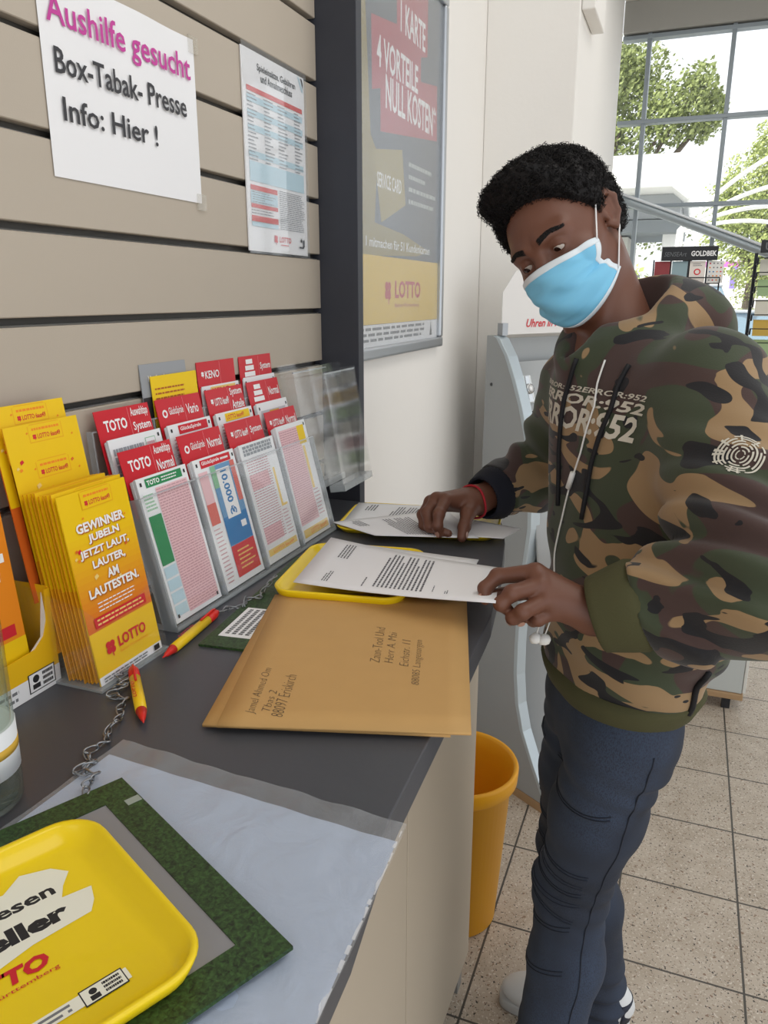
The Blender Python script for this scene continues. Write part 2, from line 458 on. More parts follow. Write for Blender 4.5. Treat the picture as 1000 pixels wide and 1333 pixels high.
tree('broad_tree', 'tall broad green tree rising behind the white canopy roof', (-2.1, 17.5, 0),
     [((0, 0, 4.2), 1.35), ((-1.2, 0, 5.2), 1.4), ((0.5, 0, 5.6), 1.1), ((1.3, -.3, 4.9), 0.8), ((1.75, -.2, 5.4), 0.55), ((0, .5, 6.1), 0.9), ((1.0, 0, 3.4), 1.1), ((-.6, -.5, 3.4), 1.3), ((1.9, -.3, 4.7), .5), ((2.05, 0, 5.05), .45)],
     34000, 0.052, None, leaf_a, 3)
tree('pale_tree', 'pale yellow-green tree behind the white arched tubes', (1.5, 27, 0),
     [((0, 0, 4.2), 1.8), ((0.8, 0, 5.4), 1.5), ((-.75, 0, 3.6), 1.2), ((1.7, 0, 3.8), 1.9), ((.3, 0, 5.8), .95), ((-.85, 0, 4.5), .7), ((.4, 0, 2.5), 1.6)], 26000, 0.06, None, leaf_b, 5)
tree('low_shrub', 'low bright green shrub seen through the glass behind the head', (-0.95, 11, 0), [((0, 0, 1.0), 0.6), ((0.2, 0, 1.5), 0.5), ((-.4, 0, 1.4), .55)], 2500, 0.05, None, leaf_b, 8)

cw = mat('canopy_white', 'f4f4f2', 0.6); cg = mat('canopy_grey', 'a9adb0', 0.6)
cn = thing('white_canopy', 'white flat-roofed canopy building on a grey column outside the glazing', 'building', (-1.6, 13.2, -0.03))
b = MB(); b.prism([(-5, 2.95), (-0.42, 2.95), (-0.20, 2.78), (-0.16, 2.84), (-0.33, 3.36), (-5, 3.4)], -1.2, 1.6, cw, Matrix(((1, 0, 0, 0), (0, 0, -1, 13.2), (0, 1, 0, 0), (0, 0, 0, 1)))); b.build('roof', cw, cn, 0.02)
b = MB(); b.box((-5, 12.4, 2.62), (-0.30, 14.4, 2.95), cg); b.box((-5, 12.25, 2.42), (-0.24, 14.4, 2.60), mat('canopy_dark', '7d8387', 0.6)); b.box((-5, 12.6, 1.9), (-1.0, 14.4, 2.4), mat('canopy_pale', 'c4c4bd', 0.7)); b.build('fascia', cg, cn, 0.01)
b = MB(); b.box((-0.52, 12.6, -0.03), (-0.33, 12.9, 2.62), cw); b.build('column', cw, cn, 0.02)
b = MB(); b.box((-5, 12.9, 0.9), (-0.9, 14.4, 1.9), mat('canopy_wall', '8f9288', 0.7)); b.build('wall_panel', cg, cn)
at_world(cn)
for k, (dz, dx, lab) in enumerate([(0.0, 0.0, 'topmost'), (-0.42, 0.03, 'second from the top'), (-0.66, 0.0, 'third from the top'), (-0.82, 0.02, 'lowest')]):
    pth = [(-0.25 + dx + 1.6 * s, 10.5 + .14 * k, 2.32 + dz * s + (1.18 - 0.10 * k) * (1.55 * s - 0.72 * s * s)) for s in [i / 14 for i in range(15)]]
    o = MB().tube([(-0.25 + dx, 10.5 + .14 * k, -0.03)] + pth, 0.026, cw, 8).build('arched_tube')
    tag(o, f'white arched tube of the structure outside, {lab} of the four', 'tube', 'white arched tubes outside')

def car(label, loc, rz, paint, glass):
    t_ = thing('car', label, 'car', loc, 'cars outside the window', rz)
    prof = [(-2.1, 0.35), (-2.15, 0.75), (-1.95, 0.95), (-1.1, 1.02), (1.55, 1.05), (2.05, 0.95), (2.12, 0.4)]
    Mx = Matrix(((0, 0, 1, 0), (1, 0, 0, 0), (0, 1, 0, 0), (0, 0, 0, 1)))
    MB().prism(prof, -0.87, 0.87, paint, Mx).build('body', paint, t_, 0.09, 3, 20)
    cab = MB(); lo = [(-1.15, 1.0), (1.75, 1.02)]; 
    v = [(-.80, -1.2, 1.0), (.80, -1.2, 1.0), (.80, 1.85, 1.02), (-.80, 1.85, 1.02), (-.62, -.45, 1.5), (.62, -.45, 1.5), (.62, 1.5, 1.5), (-.62, 1.5, 1.5)]
    cab.add(v, [(0,3,2,1),(4,5,6,7),(0,1,5,4),(1,2,6,5),(2,3,7,6),(3,0,4,7)], glass); cab.build('windows', glass, t_, 0.04)
    r_ = MB(); r_.box((-.64, -.5, 1.485), (.64, 1.55, 1.54), paint); r_.build('roof', paint, t_, 0.04, 3)
    for sx_ in (-.8, .8):
        for yy in (-1.35, 1.3):
            w = MB(); Mw = Matrix.Translation((sx_, yy, 0.31)) @ Matrix.Rotation(rad(90), 4, 'Y'); w.lathe([(0.0, -.1), (.2, -.1), (.31, -.08), (.31, .08), (.2, .1), (0, .1)], mat('tyre', '222222', 0.8), 20, Mw); w.build('wheel', mat('tyre'), t_)
        h = MB(); h.box((sx_ * .78 - .15, -2.16, .68), (sx_ * .78 + .15, -2.0, .82), mat('headlamp', 'e8eef0', 0.2)); h.build('headlight', mat('headlamp'), t_, .03)
    p = MB(); p.box((-.26, -2.17, .45), (.26, -2.13, .56), white); p.build('number_plate', white, t_)
    return t_
BIG = 1.22
cglass = mat('car_glass', '6f8898', 0.1, spec=0.8)
big = car('tall grey car parked furthest from the window', (0.0, 23.6, -0.03), rad(6), mat('car_grey', 'a8adb3', 0.25, 0.3, coat=1), cglass)
near_car = car('white car with blue-tinted windscreen nearest the window', (0.75, 13.4, -0.03), rad(0), mat('car_white', 'eef1f4', 0.25, coat=1), cglass)
near_car.scale = (1, 1, .9)
car('light blue car parked between the white car and the canopy column', (-.55, 18.4, -0.03), rad(0), mat('car_blue', '9fb4c4', 0.25, coat=1), cglass)
big.scale = (1.0, 1.0, BIG)
bn = thing('shop_hoarding', 'white hoarding with magenta and violet shapes across the car park', 'hoarding', (1.0, 33, -0.03))
b = MB(); b.box((-.2, 33, 0.6), (2.2, 33.08, 3.05), white); b.build('board', white, bn)
pr = Print(frame((-.2, 32.995, 0.6), (1, 0, 0), (0, 0, 1)), 2.4, 2.45)
mg = mat('magenta_print', 'd06fc4', 0.6); vi = mat('violet_print', '8f7fd0', 0.6)
pr.rect(.1, .82, .7, .9, mg); pr.rect(.1, .6, .17, .9, mg); pr.rect(.58, .5, .68, .82, vi); pr.rect(.74, .8, .98, .87, vi)
pr.build('print', bn)
for x in (0.0, 2.0): MB().box((x - .04, 33.09, -0.03), (x + .04, 33.15, 3.0), alu).build('post', alu, bn)
at_world(bn)
# ================================================================== counter
ZC = 1.14
top_m = mat('worktop_grey', '494b51', 0.38, var=0.05, vscale=180, bump=0.04, bscale=900)
base_m = mat('cabinet_beige', 'bdb09d', 0.5, var=0.02, vscale=5, bump=0.05, bscale=500)
ct = thing('worktop', 'dark grey laminate worktop with a bowed front along the slatted wall', 'worktop', (-0.45, 0.4, ZC - 0.034))
poly = [(-0.684, -0.9), (-0.16, -0.9), (-0.162, 0.2), (-0.172, 0.38), (-0.190, 0.504), (-0.1945, 0.605), (-0.203, 0.798), (-0.211, 0.939), (-0.224, 1.03), (-0.242, 1.14), (-0.262, 1.25), (-0.285, 1.34), (-0.312, 1.415), (-0.604, 1.417), (-0.684, 1.417)]
tb = MB(); tb.prism(poly, ZC - 0.034, ZC, top_m); tb.build('top', top_m, ct, 0.0015, 2, 50)
at_world(ct)
def cab(label, y0, y1):
    c = thing('counter_cabinet', label, 'cabinet', (-0.5, (y0 + y1) / 2, 0), 'cabinets under the worktop')
    b = MB(); b.box((-0.684, y0, 0.085), (-0.359, y1, ZC - 0.0345), base_m); b.build('carcass', base_m, c)
    b = MB(); b.box((-0.3588, y0 + 0.0015, 0.085), (-0.340, y1 - 0.0015, ZC - 0.036), base_m); b.build('door_panel', base_m, c, 0.0012)
    b = MB(); b.box((-0.66, y0, 0.0), (-0.40, y1 - 0.03, 0.0848), mat('plinth_grey', '8b8985', 0.5)); b.build('plinth', None, c)
    b = MB(); b.box((-0.372, y1 - 0.045, 0.0), (-0.352, y1 - 0.012, 0.0848), mat('foot_metal', '9a9a98', 0.4, 0.4)); b.build('foot', None, c)
    at_world(c)
cab('beige counter cabinet at the far end beside the yellow bin', 0.979, 1.416)
cab('beige counter cabinet under the clear plastic sleeve', 0.36, 0.978)
cab('beige counter cabinet at the near end, left of the picture', -0.3, 0.359)

# ------------------------------------------------------------------ wall notices
nt = thing('paper_notice', 'white paper notice in magenta and black text taped to the slatted wall', 'notice', (-0.6835, 0.88, 1.68))
MB().grid([[(-0.6835 + 0.0012 * math.sin(i * 1.1) * (j / 6), 0.736 + 0.288 * i / 12, 1.68 + 0.212 * j / 6) for i in range(13)] for j in range(7)], paper).build('sheet', paper, nt)
pr = Print(frame((-0.6815, 0.736, 1.68), (0, 1, 0), (0, 0, 1)), 0.288, 0.212)
mgn = mat('magenta_ink', 'c4419a', 0.6); dk = mat('dark_ink', '3a3a3e', 0.6)
pr.text('Aushilfe gesucht', .035, .70, .955, .885, mgn, .012); pr.text('Box-Tabak- Presse', .055, .51, .905, .635, dk, .014); pr.text('Info: Hier !', .075, .285, .665, .405, dk, .014)
pr.build('print', nt)
for (y, zz) in ((1.018, 1.886), (1.018, 1.682)):
    MB().box((-0.6835, y - .006, zz - .012), (-0.6805, y + .014, zz + .010), film('tape', clear=.75, body='d8d2c4')).build('tape', None, nt)
at_world(nt)

ln = thing('tariff_notice', 'red, white and blue printed price notice in a clear sleeve on the slatted wall', 'notice', (-0.684, 1.255, 1.622))
MB().box((-0.684, 1.15, 1.622), (-0.682, 1.36, 1.92), paper).build('sheet', paper, ln)
lb = mat('pale_blue_print', 'bcd8e4', 0.6); lr = mat('red_print', 'd0433f', 0.6); fine = mat('fine_print', '8a8d92', 0.7)
pr = Print(frame((-0.6818, 1.15, 1.622), (0, 1, 0), (0, 0, 1)), 0.21, 0.298)
pr.text('Spieleinsätze, Gebühren', .22, .905, .84, .95, ink, .015); pr.text('und Annahmeschluss', .27, .865, .78, .905, ink, .015)
pr.poly([(.88, .99), (.91, .99), (.98, .92), (.95, .92)], lb); pr.poly([(.93, .99), (.96, .99), (.98, .965), (.98, .935)], ink)
pr.rect(.05, .80, .95, .825, lr)
for yy in (.77, .70, .63, .50, .43): pr.rect(.05, yy - .02, .95, yy + .012, lb)
pr.rect(.05, .36, .95, .46, lb)
for (a, c) in ((.05, .2), (.3, .45), (.52, .68), (.8, .95)): pr.lines(a, .46, c, .795, 18, fine, .35, .5)
pr.rect(.05, .315, .47, .34, lr); pr.rect(.05, .225, .47, .245, lr); pr.rect(.05, .155, .47, .185, lr); pr.rect(.05, .25, .47, .31, lb); pr.rect(.05, .13, .47, .152, lb)
pr.lines(.07, .25, .45, .31, 5, fine, .35, .5); pr.lines(.05, .19, .45, .22, 2, fine, .35, .5); pr.lines(.50, .13, .95, .345, 20, fine, .4, .15)
pr.clover(.42, .075, .03, red_ink); pr.text('LOTTO', .48, .06, .68, .092, red_ink, .02); pr.lines(.5, .04, .68, .052, 1, red_ink)
pr.rect(.83, .04, .92, .05, ink); pr.rect(.9, .05, .93, .09, ink); pr.disc(.87, .085, .015, ink)
pr.build('print', ln)
MB().box((-0.6795, 1.147, 1.618), (-0.6790, 1.363, 1.926), film('sleeve_clear', clear=0.93, rough=0.05, refl=1.4)).build('clear_sleeve', None, ln)
at_world(ln)

# ------------------------------------------------------------------ framed poster on the white wall
ps = thing('framed_poster', 'silver-framed dark and yellow poster on the white wall behind the dark panel', 'poster', (-0.659, 1.78, 1.416))
Y0, Y1, Z0, Z1 = 1.47, 2.10, 1.416, 2.27
fm = MB(); fw = 0.026; silver = mat('silver_frame', 'b9bdc2', 0.32, 0.85)
for lo, hi in (((Y0, Z0), (Y1, Z0 + fw)), ((Y0, Z1 - fw), (Y1, Z1)), ((Y0, Z0 + fw), (Y0 + fw, Z1 - fw)), ((Y1 - fw, Z0 + fw), (Y1, Z1 - fw))):
    fm.box((-0.659, lo[0], lo[1]), (-0.640, hi[0], hi[1]), silver)
fm.build('frame', silver, ps, 0.005, 3)
MB().box((-0.659, Y0 + .02, Z0 + .02), (-0.6525, Y1 - .02, Z1 - .02), paper).build('backing', paper, ps)
PW, PH = Y1 - Y0 - 2 * fw, Z1 - Z0 - 2 * fw
pr = Print(frame((-0.6522, Y0 + fw, Z0 + fw), (0, 1, 0), (0, 0, 1)), PW, PH)
X = lambda y: (y - Y0 - fw) / PW
Zf = lambda zz: (zz - Z0 - fw) / PH
pd = mat('poster_dark', '4d535b', 0.5, var=.12, vscale=4); py = mat('poster_yellow', 'e9c63c', 0.5); po = mat('poster_olive', '948337', 0.5); pred = mat('poster_red', 'b33a48', 0.5)
pr.rect(0, 0, 1, 1, pd)
pr.poly([(X(1.50), 1), (X(1.56), 1), (X(1.60), Zf(1.87)), (X(1.64), Zf(1.84)), (X(1.62), Zf(1.70)), (0, Zf(1.66)), (0, Zf(1.9))], po)
pr.poly([(0, Zf(1.71)), (X(1.8), Zf(1.69)), (X(2.0), Zf(1.66)), (X(1.9), Zf(1.645)), (0, Zf(1.63))], po)
pr.poly([(X(1.615), Zf(1.845)), (X(1.79), Zf(1.87)), (X(1.815), Zf(1.755)), (X(1.66), Zf(1.705))], mat('poster_card', 'a18f45', 0.5))
pr.rect(0, Zf(1.49), 1, Zf(1.635), py); pr.rect(0, 0, 1, Zf(1.489), paper)
pr.poly([(X(1.755), Zf(2.05)), (X(1.962), Zf(2.10)), (X(1.962), 1), (X(1.75), Zf(2.17))], pred)
pr.poly([(X(1.608), Zf(1.955)), (X(1.915), Zf(2.035)), (X(1.915), Zf(2.135)), (X(1.605), Zf(2.09))], pred)
pr.poly([(X(1.655), Zf(1.885)), (X(2.047), Zf(1.93)), (X(2.042), Zf(2.055)), (X(1.655), Zf(2.0))], pred)
pr.text('1 KARTE', X(1.775), Zf(2.105), X(1.945), Zf(2.165), white, .02)
pr.text('4 VORTEILE', X(1.635), Zf(2.005), X(1.895), Zf(2.065), white, .02)
pr.text('NULL KOSTEN*', X(1.685), Zf(1.935), X(2.035), Zf(2.005), white, .02)
pr.text('SERVICE CARD', X(1.635), Zf(1.775), X(1.785), Zf(1.805), white, .01)
for k, w in enumerate((.17, .12, .21, .19)):
    pr.lines(X(1.835), Zf(1.84 - .027 * k), X(1.835 + w), Zf(1.853 - .027 * k), 1, mat('poster_grey_text', 'b9bcbc', .6), .7, 0)
pr.text('1 mitmachen für 51 Kundenkarten', X(1.57), Zf(1.652), X(2.0), Zf(1.672), white, .01)
plr = mat('poster_logo_red', 'c8202c', .5); pr.clover(X(1.70), Zf(1.562), .035, plr); pr.text('LOTTO', X(1.745), Zf(1.545), X(1.93), Zf(1.585), plr, .03); pr.text('Baden-Württemberg', X(1.745), Zf(1.522), X(1.92), Zf(1.534), pred)
pr.lines(X(1.52), Zf(1.45), X(1.97), Zf(1.486), 3, grey_ink, .5, .08); pr.poly([(X(2.01), Zf(1.45)), (X(2.03), Zf(1.45)), (X(2.02), Zf(1.485))], ink)
pr.build('print', ps)
MB().box((-0.6505, Y0 + fw, Z0 + fw), (-0.6495, Y1 - fw, Z1 - fw), film('poster_sheet', clear=0.86, rough=0.25, body='d7dde2', refl=1.2)).build('cover_sheet', None, ps)  # milky body paints in the haze of light reflected off the cover
at_world(ps)
# ================================================================== things on the worktop
acr = film('acrylic', clear=0.985, rough=0.06, body='dfe5e8', refl=1.28)
acr_edge = film('acrylic_edge', clear=0.62, rough=0.15, body='c9d0d4', refl=1.4)
pink = mat('pink_print', 'eac3c8', 0.6); pinkd = mat('pink_dots', 'c99aa2', 0.6); grn = mat('green_print', '2f8a55', 0.6); pale_grn = mat('pale_green_print', '8fc09c', 0.6); slip_p = mat('slip_paper', 'eceef0', 0.7)
header_red = mat('header_red', 'cc1f2c', 0.4); blue_p = mat('blue_print', '3d7fb8', 0.5); pale_red = mat('pale_red_print', 'd9746a', .6); pale_yel = mat('pale_yellow_print', 'efd07c', .6)

def tier(xb, y, zb, th):
    s_, c_ = math.sin(rad(th)), math.cos(rad(th))
    return frame((xb, y, zb), (0, 1, 0), (-s_, 0, c_))
T1 = (-0.572, 1.147, 14.0); T2 = (-0.615, 1.192, 12.0); T3 = (-0.664, 1.240, 4.0)
SW = 0.119; SY = 0.738
def tm(t_, c): return tier(t_[0], SY + SW * c, t_[1], t_[2])

hold = thing('slip_holder', 'long clear acrylic holder with three tiers of lottery slips', 'slip holder', (-0.6, 0.97, 1.1405))
def panel(name, M, lo, hi, mm=acr):
    b = MB(); b.box(lo, hi, mm, M); return b.build(name, mm, hold)
for t_, n in ((T1, 4), (T2, 4), (T3, 4)):
    for c in range(n):
        M = tm(t_, c)
        panel('pocket_front', M, (0.002, 0.0, 0.003), (SW - 0.002, 0.168 if t_ is T1 else 0.15, 0.0045))
        panel('pocket_edge', M, (0.002, 0.166 if t_ is T1 else .148, 0.0028), (SW - 0.002, 0.168 if t_ is T1 else .150, 0.0047), acr_edge)
    for c in range(n + 1):
        panel('divider', tm(t_, c), (-0.0012, 0.0, -0.016 if t_ is T1 else -.011 if t_ is T2 else -0.004), (0.0012, 0.168 if t_ is T1 else .150, 0.0047), acr_edge)
    M = tm(t_, 0)
    panel('pocket_floor', M, (0, -0.006, -0.016 if t_ is T1 else -.011 if t_ is T2 else -.004), (SW * n, -0.001, 0.006), acr_edge)
M0 = tm(T1, 0)
b = MB(); b.box((-0.640, SY - .001, 1.1405), (-0.566, SY + .001, 1.148), acr_edge); b.box((-0.640, SY + SW*4 - .001, 1.1405), (-0.566, SY + SW*4 + .001, 1.148), acr_edge); b.box((-.570, SY, 1.1405), (-.566, SY + SW*4, 1.144), acr_edge); b.build('foot_rail', None, hold)
at_world(hold)

def slip_stack(t_, c, label, draw, h=0.190, w=0.103, th=0.011, dx=0.008):
    if t_ is T2: th = .0075
    M = tm(t_, c) @ Matrix.Translation((dx, 0.001, -0.0005))
    s_ = thing('slip_stack', label, 'slips', M.translation, 'stacks of lottery slips')
    b = MB()
    for k in range(4):
        b.box((0.0012 * (k % 2), 0, -th * (k + 1) / 4 + .0003), (w - 0.0008 * (k % 3), h - 0.001 * k, -th * k / 4), slip_p, M)
    b.build('slips', slip_p, s_)
    pr = Print(M, w, h); draw(pr); pr.build('print', s_); return at_world(s_)
def header(t_, c, label, left, right, th=0.0135, top=0.228, w=0.104, small=False, h=0.085):
    if t_ is T2: th = .0095
    M = tm(t_, c) @ Matrix.Translation((0.006, top - h, -th))
    s_ = thing('header_card', label, 'header card', M.translation, 'red header cards of the slip holder')
    MB().box((0, 0, -0.0008), (w, h, 0), header_red, M).build('card', header_red, s_)
    pr = Print(M, w, h); y0 = 1 - .042 / h
    pr.rect(.585, y0 + .02, .592, .98, mat('header_line', 'e28a8e', .5))
    if left == 'TOTO':
        pr.text('TOTO', .12, y0 + .17, .53, y0 + .34, white, .03); 
    elif left.startswith('Gl'):
        pr.disc(.15, y0 + .25, .055, white, 14); pr.disc(.15, y0 + .25, .03, header_red, 10); pr.text(left, .24, y0 + .18, .56, y0 + .34, white, .01)
    elif left.startswith('EURO'):
        for k in range(3): pr.rect(.14 + .03 * k, y0 + .10 + .12 * k, .46 - .03 * k, y0 + .19 + .12 * k, white)
    else:
        pr.clover(.13, y0 + .28, .035, white); pr.text(left, .19, y0 + .19, .56, y0 + .33, white, .02)
    rs = right.split('|')
    for k, r_ in enumerate(rs):
        yy = y0 + (.17 if len(rs) == 1 else .29 - .22 * k)
        pr.text(r_, .63, yy, .63 + min(.33, .055 * len(r_)), yy + .17, white, .015)
    pr.build('print', s_); return at_world(s_)

def marks(pr, xs, y): 
    for x in xs: pr.rect(x, y, x + .035, y + .025, ink)
def d_toto(pr):
    marks(pr, (.05, .92), .945); pr.rect(.15, .925, .88, .985, grn); pr.text('TOTO', .18, .938, .42, .972, white, .03); pr.lines(.46, .935, .82, .975, 2, white, .4, .3)
    pr.rect(.30, .03, .95, .91, pink); pr.lines(.31, .035, .945, .905, 46, pinkd, .45, .02)
    pr.rect(.04, .76, .28, .90, slip_p); pr.lines(.05, .77, .26, .89, 5, pale_grn); pr.rect(.04, .40, .28, .74, grn)
    for k in range(4): pr.rect(.04, .04 + .09 * k, .28, .115 + .09 * k, mat('pale_blue_print'))
    marks(pr, (.05, .90), .03)
def d_glueck(pr):
    marks(pr, (.05, .93), .945); pr.rect(.15, .925, .88, .985, red_ink); pr.text('GlücksSpirale', .18, .938, .60, .975, white, .02); pr.lines(.63, .94, .85, .97, 1, white)
    pr.rect(.05, .66, .26, .90, pink); pr.rect(.05, .50, .26, .66, pale_red); pr.rect(.05, .33, .26, .49, slip_p); pr.lines(.06, .04, .25, .48, 14, pinkd, .3)
    pr.rect(.33, .05, .93, .92, mat('slip_blue_pale', '6f9cc4', .5)); pr.rect(.33, .30, .93, .52, blue_p); pr.rect(.33, .05, .93, .295, mat('slip_red', 'd2454a', .5)); pr.rect(.33, .75, .45, .92, pale_grn); pr.rect(.82, .6, .93, .92, pale_red)
    pr.rect(.45, .50, .78, .885, white); pr.text('10.000 €', .54, .52, .70, .87, blue_p, .03, 0, -90)
    pr.lines(.45, .09, .85, .26, 5, pale_yel, .35); pr.rect(.72, .40, .85, .45, white)
def d_lsys(pr):
    pr.lines(.08, .90, .92, .985, 3, mat('slip_bars', '9aa0a6', .6), .8, .02); pr.rect(.05, .05, .95, .88, slip_p)
    pr.rect(.08, .62, .62, .74, pink); pr.rect(.08, .16, .62, .30, pink); pr.lines(.08, .16, .72, .88, 34, pinkd, .4, .05); pr.rect(.76, .40, .82, .74, pale_yel); pr.rect(.76, .40, .94, .42, pale_yel)
    pr.rect(.06, .06, .95, .115, pale_yel); pr.text('LOTTO 6aus49', .2, .072, .85, .10, org_ink, .02); pr.lines(.74, .15, .93, .38, 8, pinkd, .3)
def d_lnorm(pr):
    marks(pr, (.92,), .95); pr.rect(.05, .14, .70, .96, pink); pr.lines(.06, .15, .69, .95, 42, pinkd, .45, .02); pr.rect(.66, .80, .90, .96, yel_ink); pr.rect(.72, .40, .80, .78, pale_yel); pr.lines(.72, .15, .93, .40, 8, pinkd, .3)
    pr.rect(.06, .03, .95, .10, pale_yel); pr.text('LOTTO 6aus49', .3, .045, .9, .085, org_ink, .02)
def d_strip(txt, colr, tcol):
    def f(pr):
        marks(pr, (.05, .93), .945); pr.rect(.22, .92, .90, .985, colr); pr.text(txt, .26, .935, .74, .972, tcol, .02); pr.lines(.08, .70, .92, .9, 8, pinkd, .4)
    return f
def d_bars(pr):
    marks(pr, (.92,), .95); pr.lines(.05, .72, .62, .94, 4, mat('slip_bars'), .8, .02); pr.rect(.66, .80, .86, .96, pale_grn); pr.rect(.67, .805, .85, .955, slip_p); pr.lines(.68, .82, .84, .94, 3, pinkd)
def d_gold(pr):
    marks(pr, (.05, .93), .94); pr.rect(.1, .78, .9, .93, mat('slip_silver', 'c6cad0', .5))
    for k in range(4): pr.rect(.32 + .04 * (k % 2), .80 + .032 * k, .72 - .05 * (k % 2), .824 + .032 * k, mat('gold_print', 'd5a93a', .5))
    pr.text('System', .78, .82, .92, .9, ink)

slip_stack(T1, 0, 'stack of green and pink football-pool slips in the first front pocket', d_toto)
slip_stack(T1, 1, 'stack of slips with blue and red 10.000 € panel in the second front pocket', d_glueck)
slip_stack(T1, 2, 'stack of pale slips with yellow foot strip in the third front pocket', d_lsys)
slip_stack(T1, 3, 'stack of pink slips with yellow corner block in the last front pocket', d_lnorm, h=0.200)
header(T1, 0, 'red header card in the front tier, above the green and pink slips', 'TOTO', 'Auswahltipp|Normal')
header(T1, 1, 'red header card in the front tier, above the slips with the blue 10.000 € panel', 'GlücksSpirale', 'Normal')
header(T1, 2, 'red header card in the front tier, above the pale slips with yellow foot strip', 'LOTTO 6aus49', 'System')
header(T1, 3, 'red header card in the front tier, above the pink slips with yellow corner block', 'LOTTO 6aus49', 'Normal')
slip_stack(T2, 0, 'stack of barred white slips in the middle tier, leftmost', d_bars)
slip_stack(T2, 1, 'stack of slips with red heading strip in the middle tier', d_strip('GlücksSpirale', red_ink, white))
slip_stack(T2, 2, 'stack of slips with yellow heading strip in the middle tier', d_strip('LOTTO 6aus49', yel_ink, red_ink))
slip_stack(T2, 3, 'stack of silver slips with gold bars in the middle tier', d_gold)
header(T2, 0, 'red header card in the middle tier, above the barred white slips', 'TOTO', 'Auswahltipp|System')
header(T2, 1, 'red header card in the middle tier, in front of the plain yellow card', 'GlücksSpirale', 'Vario')
header(T2, 2, 'red header card in the middle tier, above the slips with yellow heading strip', 'LOTTO 6aus49', 'System|Anteile')
header(T2, 3, 'red header card with white bars in the middle tier', 'EURO', 'Normal')
slip_stack(T3, 2, 'stack of slips with pale yellow heading strip in the rear tier', d_strip('KENO', pale_yel, red_ink), th=.003, h=.178)
slip_stack(T3, 3, 'stack of silver slips with gold bars in the rear tier', d_gold, th=.003, h=.180)
header(T3, 2, 'red header card in the rear tier, beside the plain yellow card', 'KENO', ' ', th=.0045, top=.215)
header(T3, 3, 'red header card with white bars in the rear tier', 'EURO', 'System', th=.0045, top=.215)
M = tm(T3, 1) @ Matrix.Translation((0.0, 0.0, -0.004))
o = thing('grey_leaflet', 'grey and black leaflet behind the yellow card in the rear tier', 'leaflet', M.translation)
MB().box((-.005, 0.001, -.0012), (.098, .222, 0), mat('leaflet_grey', '9b9ea3', .5), M).build('leaflet', None, o)
pr = Print(M @ Matrix.Translation((-.005, 0, 0)), .103, .222); pr.rect(0, 0, 1, .80, mat('leaflet_black', '2e2d30', .5)); pr.text('Mitteilungsbote', .15, .88, .62, .93, white, .01); pr.build('print', o); at_world(o)
M = tm(T3, 1) @ Matrix.Translation((0.010, 0.0, 0.0))
o = thing('yellow_card', 'plain yellow card with small red print in the rear tier', 'card', M.translation)
MB().box((0, 0.001, -.001), (.106, .205, 0), yel_ink, M).build('card', yel_ink, o)
pr = Print(M, .106, .205); pr.lines(.06, .80, .72, .93, 4, mat('card_red_text', 'b8622c', .6), .35, .25); pr.build('print', o); at_world(o)

eh = thing('empty_holder', 'empty clear acrylic leaflet holder beside the dark panel', 'leaflet holder', (-0.62, 1.32, 1.2))
for (xb, y0, wd, zb) in ((-0.600, 1.262, 0.134, 1.208), (-0.640, 1.219, .134, 1.212)):
    M = tier(xb, y0, zb, 10)
    for n_, lo, hi, mm in (('front_panel', (0, 0, .028), (wd, .205, .030), acr), ('back_panel', (0, 0, 0), (wd, .222, .002), acr), ('top_edge', (0, .2035, .0275), (wd, .2065, .0305), acr_edge), ('base_strip', (0, -.012, 0), (wd, 0.0, .031), acr_edge)):
        MB().box(lo, hi, mm, M).build(n_, mm, eh)
    for x in (0, wd): MB().box((x - .0011, 0, 0), (x + .0011, .21, .031), acr, M).build('side_panel', acr, eh)
at_world(eh)

